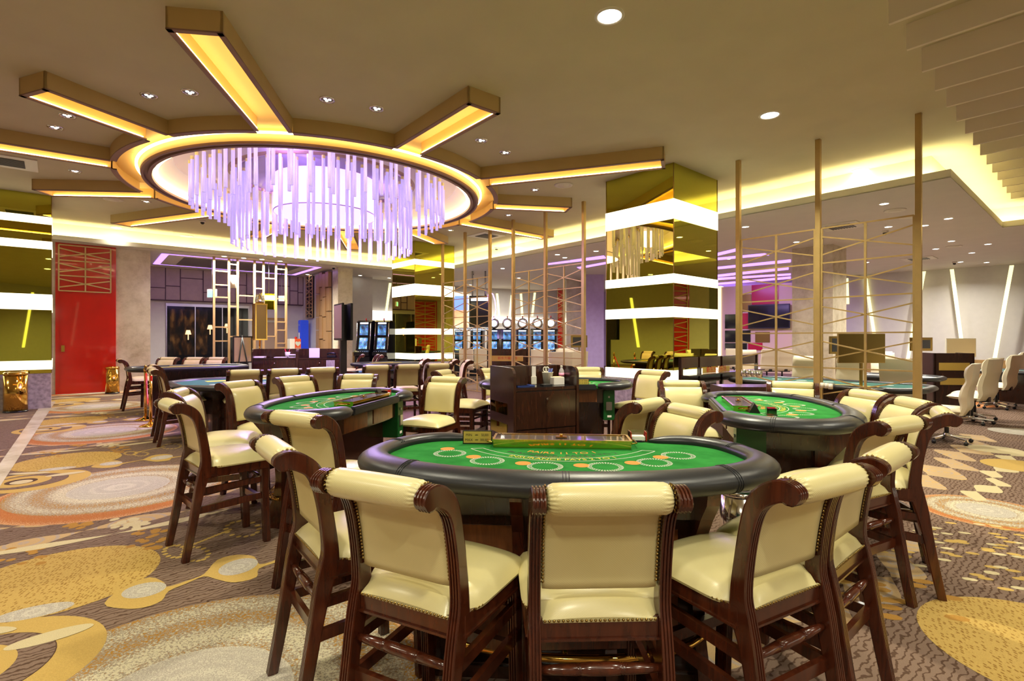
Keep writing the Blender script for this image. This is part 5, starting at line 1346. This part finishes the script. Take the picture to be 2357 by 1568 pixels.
# ================================================================== SLOT MACHINES (face local -y)
t = NT('slot_screen'); v = t.n('ShaderNodeTexVoronoi', Scale=34.0); t.l(t.coord(), v.inputs[0])
nz = t.n('ShaderNodeTexNoise', Scale=5.0, Detail=4.0); t.l(t.coord(), nz.inputs[0])
c = t.mix(.6, t.ramp(nz.outputs[0], [(.35,(.01,.015,.05,1)),(.5,(.08,.25,.55,1)),(.62,(.35,.6,.8,1)),(.75,(.8,.5,.6,1))]), v.outputs['Color'], 'MULTIPLY')
t.l(c, t.b.inputs['Emission Color']); t.b.inputs['Emission Strength'].default_value = 1.3; t.b.inputs['Base Color'].default_value = (.02,.02,.03,1); M['slot_screen'] = t.m
M['slot_glow'] = emit('slot_glow',(.72,.82,1,1),1.0); M['slot_blue'] = emit('slot_blue',(.15,.25,1,1),1.2); M['neon'] = emit('purple_neon',(.75,.3,1,1),2.2)
def make_slot(round_top=True):
    t_ = thing('slot_machine',(0,0,0),0,'x','slot machine')
    prof = [(-.30,0),(.28,0),(.28,1.86),(-.02,1.90),(-.12,1.86),(-.16,1.50),(-.16,1.42),(-.24,1.04),(-.34,.98),(-.34,.88),(-.28,.84)]
    n = len(prof); w_ = .27
    mb = MB(); mb.add([(-w_,y,z) for y,z in prof]+[(w_,y,z) for y,z in prof],[tuple(range(n)),tuple(range(2*n-1,n-1,-1))]+[(i,(i+1)%n,n+(i+1)%n,n+i) for i in range(n)]); mb.build('cabinet','black_gloss',t_)
    def scr(nm, mat, y0,z0,y1,z1, hw_=.15, off=.006):
        mb = MB(); mb.add([(-hw_,y0-off,z0),(hw_,y0-off,z0),(hw_,y1-off,z1),(-hw_,y1-off,z1)],[(0,1,2,3)]); mb.build(nm,mat,t_)
    scr('lower_screen','slot_screen',-.235,1.07,-.165,1.39); scr('upper_screen','slot_screen',-.16,1.47,-.13,1.76); scr('top_sign','slot_glow',-.127,1.79,-.121,1.84)
    mb = MB()
    for s in (-1,1): mb.tube([(s*.245,-.245,1.04),(s*.245,-.175,1.42),(s*.245,-.135,1.82)],.012,6)
    mb.build('side_trim','chrome',t_)
    mb = MB()
    for k in range(6): mb.lathe([(.018,0),(.018,.012)],(-.2+k*.08,-.30,.985),8)
    mb.build('button','slot_glow',t_)
    if round_top:
        mb = MB(); mb.lathe([(.16,-.05),(.20,-.05),(.21,-.02),(.21,.05),(0,.06)],(0,0,2.12),24,'y'); mb.box((-.06,-.03,1.86),(.06,.05,1.95)); mb.build('topper','black',t_)
        mb = MB(); mb.lathe([(0,-.058),(.135,-.058),(.135,-.05)],(0,0,2.12),24,'y'); mb.build('topper_light','slot_glow',t_)
        mb = MB(); mb.lathe([(.165,-.056),(.19,-.056),(.19,-.05)],(0,0,2.12),24,'y'); mb.build('topper_ring','chrome',t_)
    mb = MB(); mb.lathe([(.02,1.88 if not round_top else 2.33),(.02,1.96 if not round_top else 2.41),(0,1.97 if not round_top else 2.42)],n=10); mb.build('candle','red',t_)
    return remember(t_)
S1 = make_slot(); S2 = make_slot(False)
sl = ['leftmost','second','third','fourth','fifth','sixth','rightmost']
for i,px in enumerate((1058,1099,1137,1168,1203,1237,1268)):
    Y = 21.3-.1*i; first_or_dup(S1,((px-CX)/F*Y,Y,0),rad(-6),label=sl[i]+' slot machine with a round lit topper in the row behind the lattice' ,group='slot machines with round toppers')
used.discard(S2.name)
for px,lb in ((843,'left slot machine of the two beside the distant mirror column'),(884,'right slot machine of the two beside the distant mirror column')):
    Y = 16.8; o = first_or_dup(S2,((px-CX)/F*Y,Y,0),rad(-12),label=lb,group='slot machines near the pier'); o.scale = (.95,1,1.1)
# hanging display
t = NT('picture_glow'); nz = t.n('ShaderNodeTexNoise', Scale=2.2, Detail=3.0); t.l(t.coord(), nz.inputs[0])
t.l(t.ramp(nz.outputs[0],[(.35,(.35,.06,.02,1)),(.5,(.95,.45,.15,1)),(.65,(1,.8,.55,1))]), t.b.inputs['Emission Color']); t.b.inputs['Emission Strength'].default_value = .7; M['picture_glow'] = t.m
Y = 20.0; hx_ = (1060-CX)/F*Y
t_ = thing('hanging_display',((1087-CX)/F*Y,Y,0),rad(-4),'hanging cluster of bright display and dark screen with purple neon edge','display')
mb = MB(); mb.box((-.75,0,1.72+.15),(-.18,.1,3.15)); mb.build('picture_screen','picture_glow',t_)
mb = MB(); mb.box((-.75,-.005,2.6),(-.18,0,3.15)); mb.build('picture_band','slot_blue',t_)
mb = MB(); mb.box((-.12,0,1.95),(.68,.12,3.15),.01); mb.build('screen_case','black',t_); mb = MB(); mb.box((-.05,-.01,2.05),(.62,0,2.9)); mb.build('screen','dark_screen',t_)
mb = MB(); mb.box((-.75,-.01,1.80),(.68,.1,1.92)); mb.m = 1
for k in range(24): mb.box((-.73+k*.058,-.016,1.82),(-.70+k*.058,-.011,1.90))
mb.build('light_row',['black','slot_glow'],t_)
mb = MB(); mb.tube([(.70,-.03,2.2),(.86,-.03,2.3),(.92,-.03,2.6),(.88,-.03,2.95),(.80,-.03,3.2),(.66,-.03,3.3),(.60,-.03,3.1),(.66,-.03,2.7)],.02,6); mb.build('neon_tube','neon',t_)
mb = MB(); mb.tube([(0,.05,3.1),(0,.05,ZL)],.03,8); mb.tube([(.5,.05,3.1),(.5,.05,ZL)],.03,8); mb.build('hanger','steel',t_)
mb = MB(); mb.text('JACKPOT', lambda c: (.25+c.x,-.02,3.02+c.y), .15) if False else mb.box((-.05,-.012,2.95),(.62,-.005,3.08)); mb.build('sign_band','slot_glow',t_)

# ================================================================== SMALL THINGS
def bin_(x, y, r, h, mat, label):
    t_ = thing('waste_bin',(x,y,0),0,label,'waste bin')
    mb = MB(); mb.lathe([(r,0),(r,h*.93)],n=28); mb.build('body',mat,t_)
    mb = MB(); mb.lathe([(r*1.03,h*.93),(r*1.03,h*.97),(r*.9,h),(r*.55,h),(r*.5,h*.96)],n=28); mb.build('rim',mat,t_)
    mb = MB(); mb.lathe([(r*1.02,0),(r*1.02,.03)],n=28); mb.build('base_ring','black',t_)
bin_(-10.17,10.68,.19,.82,'brass','polished brass bin standing before the left mirror column')
bin_(-10.96,14.3,.16,.74,'brass','slim polished brass bin by the pale stone wall')
bin_(1.58,3.62,.13,.46,'chrome','chrome pedal bin under the right end of the nearest table')
bin_(.98,5.72,.13,.42,'black','black bin before the table behind the pit stand')
for px,py,lb in ((335,967,'brass rope post behind, left one of the two'),(347,981,'brass rope post in front with a red rope')):
    p = at(px,py,0); t_ = thing('rope_post',p,0,lb,'rope post')
    mb = MB(); mb.lathe([(.17,0),(.17,.012),(.12,.03),(.05,.05),(.026,.08)],n=24); mb.build('base','brass',t_)
    mb = MB(); mb.lathe([(.024,.08),(.024,.90)],n=14); mb.build('pole','brass',t_)
    mb = MB(); mb.lathe([(.034,.90),(.036,.95),(.02,.97),(.03,.99),(.0,1.02)],n=14); mb.build('finial','brass',t_)
a,b = at(335,967,0),at(347,981,0); mb = MB()
mb.tube([Vector((a.x,a.y,0)).lerp(Vector((b.x,b.y,0)),k/10)+Vector((.03,-.03,.86-.55*(1-(k/5-1)**2))) for k in range(11)],.018,8)
tag(mb.build('velvet_rope','red'),'red velvet rope sagging between the two brass posts','rope')

def board(px0,px1,py0,py1,Y,nm,lb,mats,frame=.03,pole=True,cat='sign',turn=0):
    c_ = dep((px0+px1)/2,(py0+py1)/2,Y); w_ = (px1-px0)/F*Y/2; h_ = (py1-py0)/F*Y/2
    t_ = thing(nm,(c_.x,c_.y,0),turn,lb,cat)
    mb = MB(); mb.box((-w_,0,c_.z-h_),(w_,.04,c_.z+h_),.004); mb.build('frame',mats[0],t_)
    mb = MB(); mb.box((-w_+frame,-.004,c_.z-h_+frame),(w_-frame,-.0005,c_.z+h_-frame)); mb.build('face',mats[1],t_)
    if pole:
        mb = MB(); mb.box((-.02,.01,.02),(.02,.035,c_.z-h_)); mb.box((-.15,-.1,0),(.15,.14,.02)); mb.build('pole','brass_dull',t_)
    return t_
board(1930,2038,768,836,8.35,'sign_board','wide plain bronze sign board on a pole behind the largest lattice',('gold_paint','brass_dull'),.008)
board(1910,1945,774,815,11.5,'framed_screen','small black screen in an ornate gold frame behind the bronze board',('brass_dull','dark_screen'),.05)
board(2096,2147,777,808,12.5,'framed_screen','small black screen in a gold frame right of the tallest post',('brass_dull','dark_screen'),.06)
board(2178,2247,779,822,12.0,'sign_board','cream sign board above the dark stand at the right',('white_plastic','cream_board'),.015)
board(1314,1352,772,800,19,'framed_screen','small dark screen in a carved frame before the pale column',('brass_dull','dark_screen'),.07)
board(1133,1178,770,806,15.0,'sign_board','brown picture panel standing behind the slim gold posts',('brass_dull','tan_door'),.02,pole=False,cat='picture') if False else None
# lobby things
def lob(name, px, Y, label, cat): return thing(name,((px-CX)/F*Y,Y,0),ANG_V,label,cat)
t_ = lob('display_easel',557,16.2,'black easel holding a pale board in the lobby','easel')
mb = MB(); mb.box((-.26,0,.75),(.30,.03,1.58)); mb.build('board','black',t_); mb = MB(); mb.box((-.22,-.01,.79),(.26,0,1.54)); mb.build('board_face','cream_board',t_)
mb = MB(); mb.tube([(0,-.03,1.55),(-.22,-.15,.0)],.02,6); mb.tube([(0,-.03,1.55),(.24,-.15,.0)],.02,6); mb.tube([(0,-.03,1.6),(0,.4,0)],.02,6); mb.build('easel_leg','black',t_)
t_ = lob('lantern_pillar',598,15.5,'gold framed glass lantern pillar with a crystal crown on top','lantern')
mb = MB(); mb.box((-.15,-.15,1.5),(.15,.15,2.5)); mb.build('lantern','brass_dull',t_); mb = MB()
for x in (-.15,.15):
    for y in (-.15,.15): mb.bar((x,y,1.48),(x,y,2.52),.03)
mb.box((-.17,-.17,1.46),(.17,.17,1.5)); mb.box((-.17,-.17,2.5),(.17,.17,2.54)); mb.build('frame','brass',t_)
mb = MB(); mb.tube([(0,0,0),(0,0,1.46)],.025,8); mb.lathe([(.2,0),(.2,.03),(.05,.05)],n=16); mb.build('stem','brass',t_)
mb = MB(); mb.lathe([(.12,2.54),(.14,2.62),(.10,2.72),(.0,2.86)],n=8)
for k in range(5): a = 2*PI*k/5; mb.lathe([(.0,2.58),(.04,2.66),(0,2.84)],(.1*cos(a),.1*sin(a),0),6)
mb.build('crystal_crown','chrome',t_)
t_ = lob('pendant_lamp',536,17.0,'pale fabric pendant lamp hanging behind the ladder screen','pendant lamp')
zt_ = EYE+(HZ-634)/F*17; zb_ = EYE+(HZ-663)/F*17
mb = MB(); mb.lathe([(.11,zb_),(.11,zt_)],n=16); mb.build('shade','white_plastic',t_); mb = MB(); mb.tube([(0,0,zt_-.1),(0,0,ZL)],.008,6); mb.build('cord','black',t_)
M['exit_blue'] = emit('pale_blue_sign',(.22,.7,1,1),.9)
for px0,px1,py0,py1,Y,lb in ((478,496,667,684,17.0,'glowing pale blue exit sign left of the ladder screen'),(642,653,682,692,19,'small glowing pale blue sign at the ladder screen\'s right end')):
    c_ = dep((px0+px1)/2,(py0+py1)/2,Y); t_ = thing('exit_sign',(c_.x,c_.y,0),0,lb,'exit sign'); w_ = (px1-px0)/F*Y/2; h_ = (py1-py0)/F*Y/2
    mb = MB(); mb.box((-w_-.02,0,c_.z-h_-.02),(w_+.02,.06,c_.z+h_+.02)); mb.build('case','white_plastic',t_)
    mb = MB(); mb.box((-w_,-.006,c_.z-h_),(w_,-.001,c_.z+h_)); mb.build('lit_face','exit_blue',t_); mb = MB(); mb.tube([(0,.03,c_.z+h_),(0,.03,ZL)],.01,6); mb.build('hanger','steel',t_)
c_ = dep(619,694,17.6); t_ = thing('sign_board',(c_.x,c_.y,0),ANG_V,'yellow mirrored panel hung between ladder screen bars','mirror panel'); mb = MB(); mb.box((-.24,0,c_.z-.27),(.24,.03,c_.z+.27)); mb.build('panel','mirror',t_); mb = MB(); mb.box((-.24,-.004,c_.z+.05),(.24,-.001,c_.z+.2)); mb.build('light_band','band',t_); mb = MB(); mb.tube([(0,.015,c_.z+.27),(0,.015,ZL)],.008,6); mb.build('hanger','steel',t_)
t_ = lob('defibrillator_cabinet',680,19.6,'orange and white defibrillator cabinet with a heart sign','medical cabinet')
mb = MB(); mb.box((-.2,0,0),(.2,.3,1.5)); mb.build('cabinet','white_plastic',t_); mb = MB(); mb.box((-.02,-.01,1.03),(.2,0,1.5)); mb.build('orange_face','orange',t_)
mb = MB(); mb.text('AED', lambda c: (.09+c.x,-.014,1.14+c.y),.1); mb.text('♥', lambda c: (.09+c.x,-.014,1.3+c.y),.18); mb.build('lettering','white_print',t_)
mb = MB(); mb.lathe([(.05,1.5),(.05,1.56),(0,1.58)],(0.05,.1,0),10); mb.build('alarm_light','red',t_)

# small items on the low tables
p = at(1905,893,.76); 
for k,(px,py) in enumerate(((1893,893),(1903,894),(1912,896))):
    p = at(px,py,.745); t_ = thing('chip_stack',(p.x,p.y,p.z),0,['ivory chip stack on the long low table, left','ivory chip stack on the long low table, middle','ivory chip stack on the long low table, right'][k],'chips','chip stacks on the long low table')
    mb = MB(); mb.lathe([(.03,0),(.03,.08),(0,.08)],n=14); mb.build('chip_column','white_plastic',t_)
for k in range(4):
    p = at(1712+k*12,890+k,.76); mb = MB(); mb.lathe([(.04,0),(.045,.1),(.04,.1)],n=12)
    tag(mb.build('glass_cup','chrome',None,(p.x,p.y,.92)),'steel cup grouped behind the foot of the first lattice screen','cup','steel cups by the lattice')
mb = MB(); p = at(1735,893,.9); mb.box((-.45,-.15,0),(.35,.25,.915)); tag(mb.build('side_cabinet','mahogany_dark',None,(p.x+.05,p.y+.1,0),0),'dark low cabinet carrying steel cups behind the first lattice','cabinet')

# ================================================================== LIGHT OF THE COVES
for i in range(len(lip)-1):
    l1 = offset_path(lip,.16); a,b = l1[i],l1[i+1]
